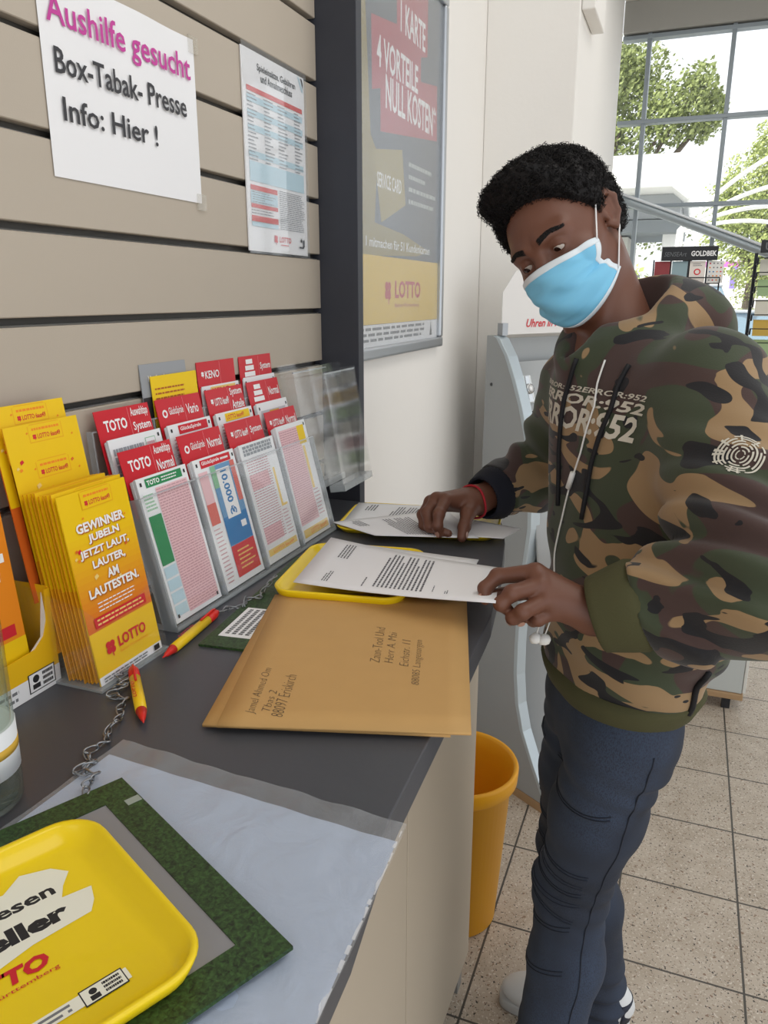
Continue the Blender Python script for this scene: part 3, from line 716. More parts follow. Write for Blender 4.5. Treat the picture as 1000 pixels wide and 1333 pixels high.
# ------------------------------------------------------------------ yellow brochures in their clear holder
bro_y = mat('brochure_yellow', 'f0c60f', 0.4, var=.03, vscale=40); bro_o = mat('brochure_orange', 'ea8a1c', 0.4); bro_d = mat('brochure_deep_orange', 'dc6a22', 0.4); shade_txt = mat('lettering_shadow', 'b8651a', .5)
BW, BH = 0.105, 0.210
def brochure_print(M, parent, full):
    pr = Print(M, BW, BH)
    pr.rect(.0, .50, 1, 1, bro_y)
    if full:
        n = 16
        ca, cb = lin('f0c60f'), lin('dd6d22')
        for k in range(n):
            f = k / (n - 1); mm = mat(f'brochure_tone_{k}', 'f0c60f', .4)
            c = [(ca[i] * (1 - f) + cb[i] * f) for i in range(3)]
            mm.node_tree.nodes['Principled BSDF'].inputs['Base Color'].default_value = (*c, 1)
            pr.rect(0, .80 - .52 * (k + 1) / n, 1, .80 - .52 * k / n, mm)
        pr.rect(0, .045, 1, .28, bro_y); pr.rect(0, 0, 1, .045, paper)
    pr.poly([(.30, .90), (.76, .90), (.76, .985), (.72, .995), (.34, .995), (.30, .985)], mat('brochure_badge', 'e9ab10', .4)); pr.poly([(.31, .905), (.75, .905), (.75, .99), (.31, .99)], bro_y)
    pr.lines(.35, .955, .72, .98, 1, org_ink, .5, 0); pr.clover(.37, .93, .025, red_ink); pr.text('LOTTO 6aus49', .41, .917, .72, .943, red_ink, .02)
    rg = random.Random(4)
    for _ in range(14 if full else 10):
        x, y = rg.uniform(.04, .92), (rg.uniform(.40, .88) if full else rg.uniform(.55, .97)); r = rg.uniform(.015, .035)
        if .28 < x < .8 and y > .8: continue
        pr.poly([(x, y), (x + r * 1.6, y + r * .4), (x + r, y + r * .9), (x - r * .3, y + r * .6)], rg.choice([org_ink, red_ink, bro_o, bro_d]) if rg.random() < .8 else pale_yel)
    if full:
        for k, (s_, x0, x1) in enumerate((('GEWINNER', .15, .86), ('JUBELN', .28, .74), ('JETZT LAUT,', .12, .85), ('LAUTER,', .26, .75), ('AM', .43, .60), ('LAUTESTEN.', .12, .88))):
            y = .79 - .068 * k
            pr.text(s_, x0 + .012, y - .006, x1 + .012, y + .044, shade_txt, .045); pr.text(s_, x0, y, x1, y + .05, white, .035)
        pr.lines(.2, .365, .8, .425, 3, white, .3, .15); pr.rect(.1, .295, .9, .35, red_ink); pr.lines(.14, .30, .86, .345, 2, pale_yel, .4, .05)
        pr.clover(.24, .17, .07, red_ink); pr.text('LOTTO', .36, .145, .80, .205, red_ink, .03); pr.text('Baden-Württemberg', .36, .11, .80, .13, org_ink)
        pr.lines(.05, .008, .78, .038, 2, grey_ink, .45, .1); pr.rect(.86, .01, .95, .04, ink)
    return pr.build('print', parent)
bro_g = mat('brochure_gold', 'e9a51b', .4)
def brochure(M, label, full, body=bro_g, group='yellow lottery brochures'):
    o = thing('brochure', label, 'brochure', M.translation, group)
    MB().box((0, 0, -.0011), (BW, BH, 0), bro_y if full else body, M).build('leaf', None, o)
    brochure_print(M, o, full); return at_world(o)
BT = 9.0
def bm_at(d, y=0.586, z=1.1435, dz=0.0, th=BT):
    return tier(-0.556 - d, y, z + dz, th)
brochure(bm_at(0.0), 'front brochure with GEWINNER JUBELN lettering in the clear holder', True)
for k in range(1, 9):
    brochure(bm_at(.0052 * k, y=.586 - .0006 * (k % 3), dz=.001 * ((k * 7) % 4)), f'yellow brochure stacked behind the front brochure, {("first", "second", "third", "fourth", "fifth", "sixth", "seventh", "rearmost")[k-1]} behind it', False)
brochure(bm_at(.054, dz=.030), 'yellow brochure in the middle tier showing the lowest badge', False)
brochure(bm_at(.060, dz=.068), 'yellow brochure in the middle tier standing behind the lower badge', False)
brochure(bm_at(.072, y=.580, dz=.088), 'rearmost tallest yellow brochure nearest the slatted wall', False, bro_d)
bh = thing('brochure_holder', 'clear upright acrylic holder with yellow brochures', 'brochure holder', (-0.6, .64, 1.1402))
b = MB(); M = bm_at(-.004, y=.581, z=1.1415)
b.add([(0, 0, 0), (.115, 0, 0), (.115, .088, 0), (.10, .080, 0), (.03, .062, 0), (0, .095, 0)], [(0, 1, 2, 3, 4, 5)], acr, False, M); o = b.build('front_lip', acr, bh); sm_ = o.modifiers.new('thick', 'SOLIDIFY'); sm_.thickness = .002
for y in (.580, .697):
    b = MB(); b.add([(-.551, y, 1.1405), (-.566, y, 1.235), (-.640, y, 1.25), (-.628, y, 1.1405)], [(0, 1, 2, 3)], acr); o = b.build('side_panel', acr, bh); o.modifiers.new('thick', 'SOLIDIFY').thickness = .002
MB().box((-.632, .579, 1.1402), (-.549, .698, 1.1432), acr_edge).build('floor', None, bh)
MB().box((0, 0, 0), (.117, .26, .002), acr, tier(-.640, .580, 1.1432, 6)).build('back_panel', acr, bh)
at_world(bh)

# ------------------------------------------------------------------ yellow cardboard dispenser at the left edge
yb = thing('cardboard_dispenser', 'yellow cardboard brochure box with white foot band at the left edge', 'box', (-0.645, .52, ZC + .0005))
card_y = mat('carton_yellow', 'eebb12', 0.5); card_w = mat('carton_inside', 'd9cfc6', 0.7)
Mf = frame((-0.612, .440, ZC + .0005), (0, 1, 0), (0, 0, 1)) @ Matrix.Translation((0, 0, 0))
prof = [(0, 0), (.147, 0), (.147, .110), (.139, .110), (.137, .075), (.131, .060), (.118, .050), (0, .044)]
b = MB(); b.prism(prof, -.0012, 0, card_y, Mf); b.build('front_panel', card_y, yb)
b = MB(); b.prism([(.004, .0), (.143, 0), (.136, .108), (.128, .06), (.11, .047), (.004, .041)], -.0022, -.0013, card_w, Mf); b.build('lining', card_w, yb)
for y in (.440, .586):
    b = MB(); b.box((-.682, y - .0006, ZC + .0005), (-.6135, y + .0006, ZC + .112), card_y); b.build('side_panel', card_y, yb)
MB().box((-.6825, .441, ZC + .0005), (-.6815, .585, ZC + .19), card_w).build('back_panel', card_w, yb)
pr = Print(Mf, .147, .110); pr.rect(0, 0, 1, .20, paper); pr.lines(.05, .03, .62, .17, 2, grey_ink, .45, .05); pr.rect(.70, .04, .95, .24, ink); pr.rect(.71, .05, .94, .23, paper); pr.disc(.77, .17, .03, ink); pr.rect(.735, .07, .805, .12, ink); pr.lines(.83, .06, .93, .22, 3, ink, .6, .05); pr.build('print', yb)
at_world(yb)
for k, (d, y, dz, lab) in enumerate(((0.0, .452, .012, 'orange brochure at the front of the yellow cardboard box'), (.022, .466, .050, 'deep orange taller brochure at the back of the yellow cardboard box'))):
    M = tier(-.618 - d, y, ZC + .004 + dz, 5); o = thing('orange_brochure', lab, 'brochure', M.translation, 'orange brochures in the cardboard box')
    MB().box((0, 0, -.004), (BW, .205, 0), bro_o if k == 0 else bro_d, M).build('leaf', None, o)
    pr = Print(M, BW, .205); pr.rect(.0, .0, 1, .25, bro_y); pr.rect(.1, .27, .9, .33, red_ink); pr.lines(.2, .45, .95, .9, 5, white, .5, .3)
    pr.build('print', o); at_world(o)

# ------------------------------------------------------------------ bottle
bt = thing('glass_bottle', 'clear glass bottle with white label at the left edge of the picture', 'bottle', (-0.515, .392, ZC))
bt_gl = film('bottle_glass', tint='eef4f0', clear=.96, rough=.03, body='c9d3cd', refl=1.4)
MB().lathe([(0, .001), (.030, .001), (.0345, .006), (.035, .02), (.035, .16), (.031, .185), (.018, .215), (.0135, .235), (.0135, .262)], bt_gl, 40).build('glass', None, bt)
MB().lathe([(0, .006), (.030, .006), (.0325, .012), (.0325, .15), (0, .15)], film('water', tint='f0f5f2', clear=.985, rough=.02, refl=1.33), 36).build('water', None, bt)
MB().lathe([(.0353, .034), (.0355, .034), (.0355, .075), (.0353, .075)], mat('bottle_label', 'e4e7ea', .5), 40).build('label', None, bt)
MB().lathe([(.0356, .052), (.0357, .052), (.0357, .060), (.0356, .060)], mat('label_gold', 'd3a93c', .5), 40).build('label_band', None, bt)
MB().lathe([(.0148, .250), (.0148, .268), (.012, .272), (0, .272)], mat('cap_blue', '4466a0', .4), 24).build('cap', None, bt)

# ------------------------------------------------------------------ pens on chains
pen_y = mat('pen_yellow', 'f0c81c', .35); pen_r = mat('pen_red', 'd4281f', .35); steel = mat('chain_steel', '9a9da1', .3, .95)
def pen(label, tip, tail, z):
    a, c = Vector((*tip, z)), Vector((*tail, z)); L = (c - a).length; d = (c - a).normalized()
    o = thing('ballpoint_pen', label, 'pen', (a + c) / 2, 'yellow and red pens')
    P = lambda s: a + d * s
    MB().tube([P(0), P(.006), P(.007), P(.024)], [.0006, .0016, .0026, .0058], pen_r, 14).build('tip', pen_r, o)
    MB().tube([P(.024), P(.05), P(L - .028)], [.0058, .0062, .006], pen_y, 16).build('barrel', pen_y, o)
    MB().tube([P(L - .028), P(L - .010), P(L - .004), P(L)], [.0061, .0061, .0045, .003], pen_r, 14).build('end_cap', pen_r, o)
    up = Vector((0, 0, 1))
    b = MB(); b.tube([P(L - .006) + up * .006, P(L - .012) + up * .0078, P(L - .045) + up * .0072], .0014, pen_r, 8); b.build('clip', None, o)
    M = frame(P(.045) + up * .0058 + d.cross(up) * -.0018, d, d.cross(up) * -1); pr = Print(M, .035, .0036); pr.text('LOTTO', 0, 0, 1, 1, pen_r, .02); pr.build('print', o)
    return at_world(o)
pen('yellow and red pen lying in front of the slip holder', (-.533, .663), (-.549, .801), ZC + .0068)
pen('yellow and red pen lying beside the clear brochure holder', (-.463, .539), (-.549, .630), ZC + .0068)
def chain_of(label, path, seed):
    rg = random.Random(seed); P = [Vector(p) for p in path]; o = thing('chain', label, 'chain', P[0], 'steel pen chains')
    lm = MB(); ring = []
    for k in range(14):
        a = 2 * math.pi * k / 14; ring.append((.0072 * math.cos(a), .0030 * math.sin(a) * (1 + .25 * math.cos(a)), .0014 * math.sin(2 * a)))
    lm.tube(ring, .00095, steel, 6, closed=True); first = None
    acc = []; 
    for a, c in zip(P, P[1:]):
        n = max(1, round((c - a).length / .0105))
        for k in range(n): acc.append((a.lerp(c, (k + .5) / n), (c - a).normalized()))
    for i, (p, d) in enumerate(acc[:95]):
        Rm = d.to_track_quat('X', 'Z').to_matrix().to_4x4() @ Matrix.Rotation(rad(35 if i % 2 else -55) + rg.uniform(-.4, .4), 4, 'X') @ Matrix.Rotation(rg.uniform(-.25, .25), 4, 'Z')
        if first is None: l_ = lm.build('link', steel, o); first = l_
        else: l_ = first.copy(); COL.objects.link(l_); l_.parent = o
        l_.matrix_local = Matrix.Translation(p - Vector(o.location) + Vector((0, 0, rg.uniform(0, .0012)))) @ Rm
    return o
z_ = ZC + .0038
chain_of('steel chain tying the pen by the slip holder to the yellow tray', [(-.549, .801, z_), (-.545, .822, z_), (-.530, .835, z_), (-.536, .853, z_ + .003), (-.522, .868, z_ + .003), (-.530, .890, z_ + .004), (-.524, .915, z_ + .016)], 2)
chain_of('steel chain tying the front pen to the near green-edged mat', [(-.549, .628, z_), (-.557, .607, z_), (-.536, .606, z_), (-.540, .588, z_), (-.526, .592, z_ + .005), (-.534, .572, z_), (-.512, .575, z_), (-.506, .555, z_), (-.495, .545, z_), (-.488, .515, z_), (-.476, .503, z_), (-.482, .480, z_), (-.464, .470, z_ + .002), (-.468, .452, z_ + .002), (-.446, .455, z_ + .003), (-.442, .435, z_ + .004), (-.430, .425, z_ + .005)], 3)

# ------------------------------------------------------------------ mats, sleeve, trays
m = bpy.data.materials.new('turf_print'); t = NT(m); bs = t.n('ShaderNodeBsdfPrincipled', i_Roughness=.5); t.l(bs.outputs[0], t.out.inputs[0])
co = t.n('ShaderNodeTexCoord'); nz = t.n('ShaderNodeTexNoise', i_Scale=330.0, i_Detail=4.0, i_Distortion=.6); t.l(co.outputs['Object'], nz.inputs['Vector'])
cr = t.n('ShaderNodeValToRGB'); t.l(nz.outputs[0], cr.inputs[0]); cr.color_ramp.elements[0].position = .32; cr.color_ramp.elements[0].color = c4('11200d'); cr.color_ramp.elements[1].position = .72; cr.color_ramp.elements[1].color = c4('3d5f2f'); t.l(cr.outputs[0], bs.inputs['Base Color'])
turf = m
def sleeve(label, c00, c10, c01, c11):
    o = thing('plastic_sleeve', label, 'plastic sleeve', ((c00[0] + c11[0]) / 2, (c00[1] + c11[1]) / 2, ZC))
    def S(a, v, lift, amp):
        x = (c00[0]*(1-a) + c10[0]*a) * (1-v) + (c01[0]*(1-a) + c11[0]*a) * v; y = (c00[1]*(1-a) + c10[1]*a) * (1-v) + (c01[1]*(1-a) + c11[1]*a) * v
        e = max(0, x + .166); n = mnoise(Vector((x * 16, y * 16, lift * 900)))
        z = ZC + lift + amp * (max(0, n) * .0045 + .0006 * math.sin(a * 40 + v * 9) * (1 if v < .09 else .25)) - 2.0 * e * e - .10 * e
        return (x, y, z)
    na, nv = 48, 48
    o1 = MB().grid([[S(.010 + .982 * i / na, .055 + .93 * j / nv, .0009, .5) for i in range(na + 1)] for j in range(nv + 1)], film('sleeve_foil', clear=.12, rough=.3, body='b9c7de', wrinkle=.25, refl=1.3)).build('inner_foil', None, o)  # bluish body colour stands in for the sky reflected in the sleeve
    o2 = MB().grid([[S(i / na, j / nv, .0022, 1.0) for i in range(na + 1)] for j in range(nv + 1)], film('sleeve_film', clear=.80, rough=.10, body='e6ebf2', wrinkle=.5, refl=1.35)).build('outer_film', None, o)
    sc_ = MB()
    for k in range(150):
        v0, v1_ = .03 + .95 * k / 150, .03 + .95 * (k + 1) / 150; w = .003 + .014 * max(0, mnoise(Vector((v0 * 30, 1.7, 3.1))) + .25)
        if mnoise(Vector((v0 * 55, 8.2, 1.0))) < -.25: continue
        sc_.add([S(.998 - w, v0, .0032, 1.0), S(.998, v0, .0032, 1.0), S(.998, v1_, .0032, 1.0), S(.998 - w, v1_, .0032, 1.0)], [(0, 1, 2, 3)], film('scuffed_film', clear=.45, body='f2f4f8', rough=.4))
    sc_.build('scuffed_edge', None, o)
    return at_world(o)
sleeve('large clear plastic sleeve lying under the near green-edged mat', (-.466, .512), (-.173, .496), (-.482, .11), (-.150, .11))

def mat_thing(label, o_, right, up, w, h, z, inner=True):
    M = frame((o_[0], o_[1], z), (*right, 0), (*up, 0)); t_ = thing('turf_mat', label, 'mat', M.translation, 'green turf-print counter mats')
    if inner:
        b = MB(); f = .026
        b.box((0, 0, 0), (w, f, .003), turf, M); b.box((0, h - f, 0), (w, h, .003), turf, M); b.box((0, f, 0), (f, h - f, .003), turf, M); b.box((w - f, f, 0), (w, h - f, .003), turf, M); b.build('turf_border', turf, t_)
        MB().box((f, f, 0), (w - f, h - f, .0022), mat('mat_grey', '8d8d92', .35, var=.05, vscale=8), M).build('grey_centre', None, t_)
    else: MB().box((0, 0, 0), (w, h, .003), turf, M).build('turf_border', turf, t_)
    return t_, M
# near mat: x axis along its long side (pointing away), y axis towards the slatted wall
u1 = Vector((.43, .903)); v1 = Vector((-.903, .43))
t_, M = mat_thing('green-edged grey mat on the plastic sleeve, yellow money tray on it', Vector((-.198, .349)) - u1 * .335, u1, v1, .335, .245, ZC + .0078)
b = MB(); b.box((.322, .205, .0031), (.334, .213, .0034), mat('mat_scuff', '9aa39a', .6), M); b.build('scuff', None, t_)
at_world(t_)
t_, M = mat_thing('green turf-print mat lying under the brown envelopes and small tray', (-.520, .715), (1, .12), (-.12, 1), .25, .335, ZC + .0003, False)
pr = Print(M @ Matrix.Translation((.012, .028, .0028)), .045, .092); pr.rect(0, 0, 1, 1, paper)
for k in range(4): pr.lines(.12 + .2 * k, .08, .24 + .2 * k, .95, 14, ink, .75, 0)
pr.build('label', t_, 'white label with black text'); at_world(t_)

tray_y = mat('tray_yellow', 'f3d212', .32, var=.02, vscale=20, coat=.15)
def rr(w, h, r, ins, n=8):
    pts = []; r2 = max(.004, r - ins)
    for cx, cy, a0 in ((w - ins - r2, h - ins - r2, 0), (ins + r2, h - ins - r2, 90), (ins + r2, ins + r2, 180), (w - ins - r2, ins + r2, 270)):
        for k in range(n + 1):
            a = rad(a0 + 90 * k / n); pts.append((cx + r2 * math.cos(a), cy + r2 * math.sin(a)))
    return pts
def tray(label, o_, right, up, w, h, z, hr=.017):
    M = frame((o_[0], o_[1], z), (*right, 0), (*up, 0)); t_ = thing('money_tray', label, 'tray', M.translation, 'yellow money trays')
    rings = [(.010, 0), (.004, .006), (.0, hr - .002), (.0012, hr), (.004, hr), (.0055, hr - .002), (.013, .006), (.019, .0035)]
    vs, fs = [], []; n = 36
    for ins, zz in rings: vs += [(x, y, zz) for x, y in rr(w, h, .032, ins)]
    for i in range(len(rings) - 1):
        for k in range(n): fs.append((i*n + k, i*n + (k+1) % n, (i+1)*n + (k+1) % n, (i+1)*n + k))
    fs.append(list(range((len(rings)-1)*n, len(rings)*n))); fs.append(list(range(n))[::-1])
    MB().add(vs, fs, tray_y, True, M).build('dish', tray_y, t_)
    return t_, M
W_, H_ = .24, .19
tc = Vector((-.404, .412)) - u1 * .0139 - v1 * .0099
t_, M = tray('yellow money tray with black and red lettering on the near mat', tc - u1 * W_ - v1 * H_, u1, v1, W_, H_, ZC + .0102)
pr = Print(M @ Matrix.Translation((0, 0, .0035)), W_, H_)
tw = mat('tray_white', 'efeee0', .5)
pr.poly([(x_ + .085, y_ + .115) for x_, y_ in [(.30, .55), (.34, .68), (.45, .66), (.5, .72), (.6, .70), (.66, .76), (.74, .72), (.775, .66), (.74, .60), (.72, .545), (.80, .53), (.785, .46), (.76, .41), (.6, .40), (.5, .37), (.38, .40), (.28, .43)]], tw)
pr.text('Auf diesen', .42, .695, .80, .76, ink, .03); pr.text('Teller', .51, .555, .80, .64, ink, .05)
pr.build('printed_slogan', t_); pr = Print(M @ Matrix.Translation((0, 0, .0035)), W_, H_)
pr.clover(.38, .43, .045, red_ink); pr.text('LOTTO', .44, .395, .70, .465, red_ink, .05, .15); pr.text('Baden-Württemberg', .44, .36, .71, .382, red_ink)
pr.build('printed_logo', t_); pr = Print(M @ Matrix.Translation((0, 0, .0035)), W_, H_)
pr.rect(.03, .17, .83, .22, tw); pr.lines(.05, .175, .69, .215, 2, grey_ink, .5, .03); pr.rect(.71, .16, .82, .23, ink); pr.rect(.713, .165, .817, .225, tw); pr.disc(.74, .205, .01, ink); pr.rect(.728, .17, .752, .19, ink); pr.lines(.765, .17, .81, .22, 3, ink, .6, .05)
pr.build('printed_strip', t_); at_world(t_)
r2 = Vector((.187, .031)).normalized(); n2 = Vector((-r2.y, r2.x))
t_, M = tray('yellow money tray under the printed letter the hands hold', (-.509, .866), r2, n2, .190, .220, ZC + .0035); at_world(t_)
t_, M = tray('yellow money tray furthest along the worktop, papers on it', (-.562, 1.192), Vector((.985, .165)), Vector((-.165, .985)), .292, .185, ZC + .0006, .011)
at_world(t_)

# ------------------------------------------------------------------ envelopes and letters
manila = mat('manila_paper', 'c59c62', .7, var=.035, vscale=35, bump=.05, bscale=500); pencil = mat('pen_marks', '6b5b44', .7)
def quad_sheet(name, label, cat, c, th, mm, group, sag=0, n=10):
    o = thing(name, label, cat, Vector(c[0]), group)
    def S(a, v):
        p = Vector(c[0]) * (1-a) * (1-v) + Vector(c[1]) * a * (1-v) + Vector(c[2]) * a * v + Vector(c[3]) * (1-a) * v
        p.z -= sag * math.sin(math.pi * a) * .9; return p
    MB().sheet([[S(i / n, j / n) for i in range(n + 1)] for j in range(n + 1)], th, mm).build('sheet', mm, o)
    return o, S
def wr(S, parent, items, mm=None, name='print', lift=.0004):
    """text on a sheet: items (text, a0, v0, a1, v1, rot) mapped on the bilinear sheet"""
    mb = MB()
    for (tx, a0, v0, a1, v1, rot) in items:
        if tx is None:
            mb.add([S(a0, v0) + Vector((0,0,lift)), S(a1, v0) + Vector((0,0,lift)), S(a1, v1) + Vector((0,0,lift)), S(a0, v1) + Vector((0,0,lift))], [(0,1,2,3)], mm); continue
        vs, fs = glyphs(tx, -.018, .3); xs = [q[0] for q in vs]; ys = [q[1] for q in vs]; l0, l1, b0, b1 = min(xs), max(xs), min(ys), max(ys); pts = []
        for x, y in vs:
            p, q = (x - l0) / (l1 - l0), (y - b0) / (b1 - b0)
            if rot: p, q = 1 - q, p
            pts.append(S(a0 + p * (a1 - a0), v0 + q * (v1 - v0)) + Vector((0, 0, lift)))
        mb.add(pts, fs, mm)
    return mb.build(name, mm, parent)
e1 = [(-.391, .557), (-.157, .633), (-.253, .966), (-.503, .89)]
ze = ZC + .0100
# corner order: near left, near right, far right, far left
o, S = quad_sheet('brown_envelope', 'lower brown envelope peeping out under the addressed one', 'envelope', [(-.408, .558, ze - .0035), (-.176, .628, ze - .0035), (-.268, .955, ze - .0035), (-.508, .884, ze - .0035)], .003, manila, 'brown envelopes'); at_world(o)
o, S = quad_sheet('brown_envelope', 'upper brown envelope with handwritten addresses on the dark worktop', 'envelope', [(*p, ze) for p in e1], .003, manila, 'brown envelopes')
wr(S, o, [('Zaun-Tool Und', .555, .40, .60, .68, 1), ('Herr A. Mai', .62, .40, .66, .64, 1), ('Eichstr. 11', .69, .38, .73, .58, 1), ('88085 Langenargen', .75, .26, .795, .58, 1)], pencil, 'handwritten_address')
wr(S, o, [('Jamel Ahmed Om', .09, .06, .14, .34, 1), ('Tbas 2', .155, .08, .19, .20, 1), ('88097 Eriskirch', .20, .05, .25, .30, 1)], pencil, 'handwritten_sender')
at_world(o)
def letter(o, S, kind):
    """printing of a letter whose head lies to the left"""
    items = []; rg = random.Random(kind)
    def block(a0, a1, v0, v1, n, fill=.45):
        for k in range(n):
            a = a0 + (a1 - a0) * (k + .5) / n; w = (a1 - a0) / n * fill / 2; v = v0; ve = v1 - (v1 - v0) * (.0 if k % 4 else .3) * rg.random()
            while v < ve:
                d = min(.02 + .03 * rg.random(), ve - v); items.append((None, a - w, v, a + w, v + d, 0)); v += d + .008
    if kind == 1: block(.12, .19, .60, .92, 4); block(.13, .17, .10, .30, 3); block(.345, .36, .10, .35, 1); block(.40, .66, .12, .90, 12); block(.70, .71, .14, .30, 1); block(.76, .78, .12, .2, 2)
    elif kind == 2: block(.1, .2, .6, .9, 4); block(.35, .62, .1, .85, 11); block(.75, .8, .1, .3, 3)
    else: block(.2, .5, .2, .8, 8)
    return wr(S, o, items, mat('letter_ink', '6a6a70', .7))
zp = ZC + .0215
o, S = quad_sheet('letter_page', 'blank-edged letter page lying under the held letter on the tray', 'letter', [(-.486, .905, zp), (-.255, .925, zp), (-.268, 1.09, zp), (-.520, 1.095, zp)], .0006, paper, 'letter pages'); at_world(o)
o, S = quad_sheet('letter_page', 'printed letter page held between both hands above the yellow tray', 'letter', [(-.486, .897, zp + .002), (-.188, .857, 1.192), (-.224, 1.043, 1.170), (-.523, 1.102, zp + .003)], .0006, paper, 'letter pages', .004); letter(o, S, 1); at_world(o)
o, S = quad_sheet('letter_page', 'printed letter page under the hand on the farthest yellow tray', 'letter', [(-.470, 1.165, ZC + .0155), (-.300, 1.215, ZC + .0155), (-.405, 1.37, ZC + .0155), (-.573, 1.212, ZC + .0155)], .0006, paper, 'letter pages'); letter(o, S, 2); at_world(o)
o, S = quad_sheet('letter_page', 'printed letter page nearest the dark panel on the farthest yellow tray', 'letter', [(-.560, 1.235, ZC + .0125), (-.36, 1.25, ZC + .0125), (-.36, 1.41, ZC + .0125), (-.585, 1.365, ZC + .0125)], .0006, paper, 'letter pages'); letter(o, S, 2); at_world(o)
o, S = quad_sheet('letter_page', 'letter page sticking out from under the far forearm', 'letter', [(-.37, 1.215, ZC + .0140), (-.262, 1.232, ZC + .0140), (-.245, 1.30, ZC + .0140), (-.36, 1.33, ZC + .0140)], .0006, paper, 'letter pages'); at_world(o)
# ================================================================== bin, watch stand, card racks
bin_y = mat('bin_yellow', 'e3a01a', .42, var=.02, vscale=12)
bn = thing('waste_bin', 'round yellow plastic waste bin at the far end of the counter', 'bin', (-.432, 1.615, 0))
MB().lathe([(0, .002), (.100, .002), (.106, .008), (.132, .400), (.141, .402), (.147, .408), (.149, .440), (.146, .446), (.140, .446), (.136, .438), (.128, .402), (.101, .012), (0, .012)], bin_y, 56).build('bucket', bin_y, bn)

grey_st = mat('stand_grey', '9ea1a2', .5, var=.02, vscale=10); trim_st = mat('stand_trim', 'b9c4ca', .35, .3); face_st = mat('stand_face', 'bcc0c2', .5); wood_e = mat('board_edge', 'a98a66', .6)
st = thing('watch_stand', 'grey curved-sided watch display stand beyond the yellow bin', 'display stand', (-.267, 2.077, 0))
sv = Vector((.853, -.522)); av = Vector((.522, .853))            # front direction and along-the-front direction
Ms = Matrix(((sv.x, av.x, 0, -.267), (sv.y, av.y, 0, 2.077), (0, 0, 1, 0), (0, 0, 0, 1)))
fr_p = [(.0, .03), (-.035, .085), (-.075, .156), (-.118, .24), (-.143, .324), (-.155, .42), (-.157, .521), (-.155, .63), (-.150, .72), (-.140, .80), (-.130, .896), (-.134, 1.0), (-.146, 1.098), (-.163, 1.17), (-.187, 1.245), (-.218, 1.32), (-.25, 1.385), (-.285, 1.432), (-.30, 1.44)]
side = fr_p + [(-.335, 1.44), (-.345, .03)]
XZ = lambda off: Matrix(((1, 0, 0, 0), (0, 0, 1, off), (0, 1, 0, 0), (0, 0, 0, 1)))
SWD = .62
for a in (0, SWD):
    MB().prism(side, 0, .022, grey_st, Ms @ XZ(a)).build('side_panel', grey_st, st, .001)
    tr = MB(); pf = [(x, zz) for x, zz in fr_p]; q = [(x + .003, zz) for x, zz in pf] + [(x - .012, zz) for x, zz in pf[::-1]]
    tr.prism(q, -.001 if a == 0 else -.016, .038 if a == 0 else .023, trim_st, Ms @ XZ(a)); tr.build('edge_trim', trim_st, st, .002)
for (s_, zz) in ((-.31, 1.30), (-.16, 1.12), (-.185, .70)):
    MB().lathe([(0, 0), (.005, 0), (.004, .002), (0, .003)], mat('screw_head', '55585b', .4, .6), 12, Ms @ Matrix.Translation((s_, -.0005, zz)) @ Matrix.Rotation(rad(90), 4, 'X')).build('screw', None, st)
def front_panel(name, pts, mm, off=.03):
    MB().grid([[(x - off, .0225, zz), (x - off, SWD - .0005, zz)] for x, zz in pts], mm, True, Ms).build(name, mm, st).modifiers.new('thick', 'SOLIDIFY').thickness = .008
front_panel('lower_front', [p for p in fr_p if p[1] < .75], grey_st)
front_panel('display_face', [(-.105, .74), (-.13, .90), (-.29, 1.36)], face_st, .004)
MB().box((-.335, .022, .03), (-.325, SWD, 1.43), grey_st, Ms).build('back_panel', None, st)
MB().box((-.345, -.002, .0), (.004, SWD + .024, .0295), wood_e, Ms).build('base_board', None, st)
lg = MB(); 
MB().box((-.305, .012, 1.4405), (-.285, .034, 1.475), steel, Ms).build('sign_clamp', None, st)
MB().prism([(.02, 1.442), (.60, 1.442), (.60, 1.66), (.07, 1.62), (.02, 1.56)], -.30, -.297, film('sign_plate', clear=.25, body='f2f0ee', rough=.2), Ms @ Matrix(((0, 0, 1, 0), (1, 0, 0, 0), (0, 1, 0, 0), (0, 0, 0, 1)))).build('sign_plate', None, st)
pr = Print(Ms @ frame((-.2965, .10, 1.456), (0, 1, 0), (0, 0, 1)), .45, .1); pr.text('Uhren in Ma', .05, .05, .42, .29, red_ink, .02, .3); pr.build('sign_lettering', st)
at_world(st)
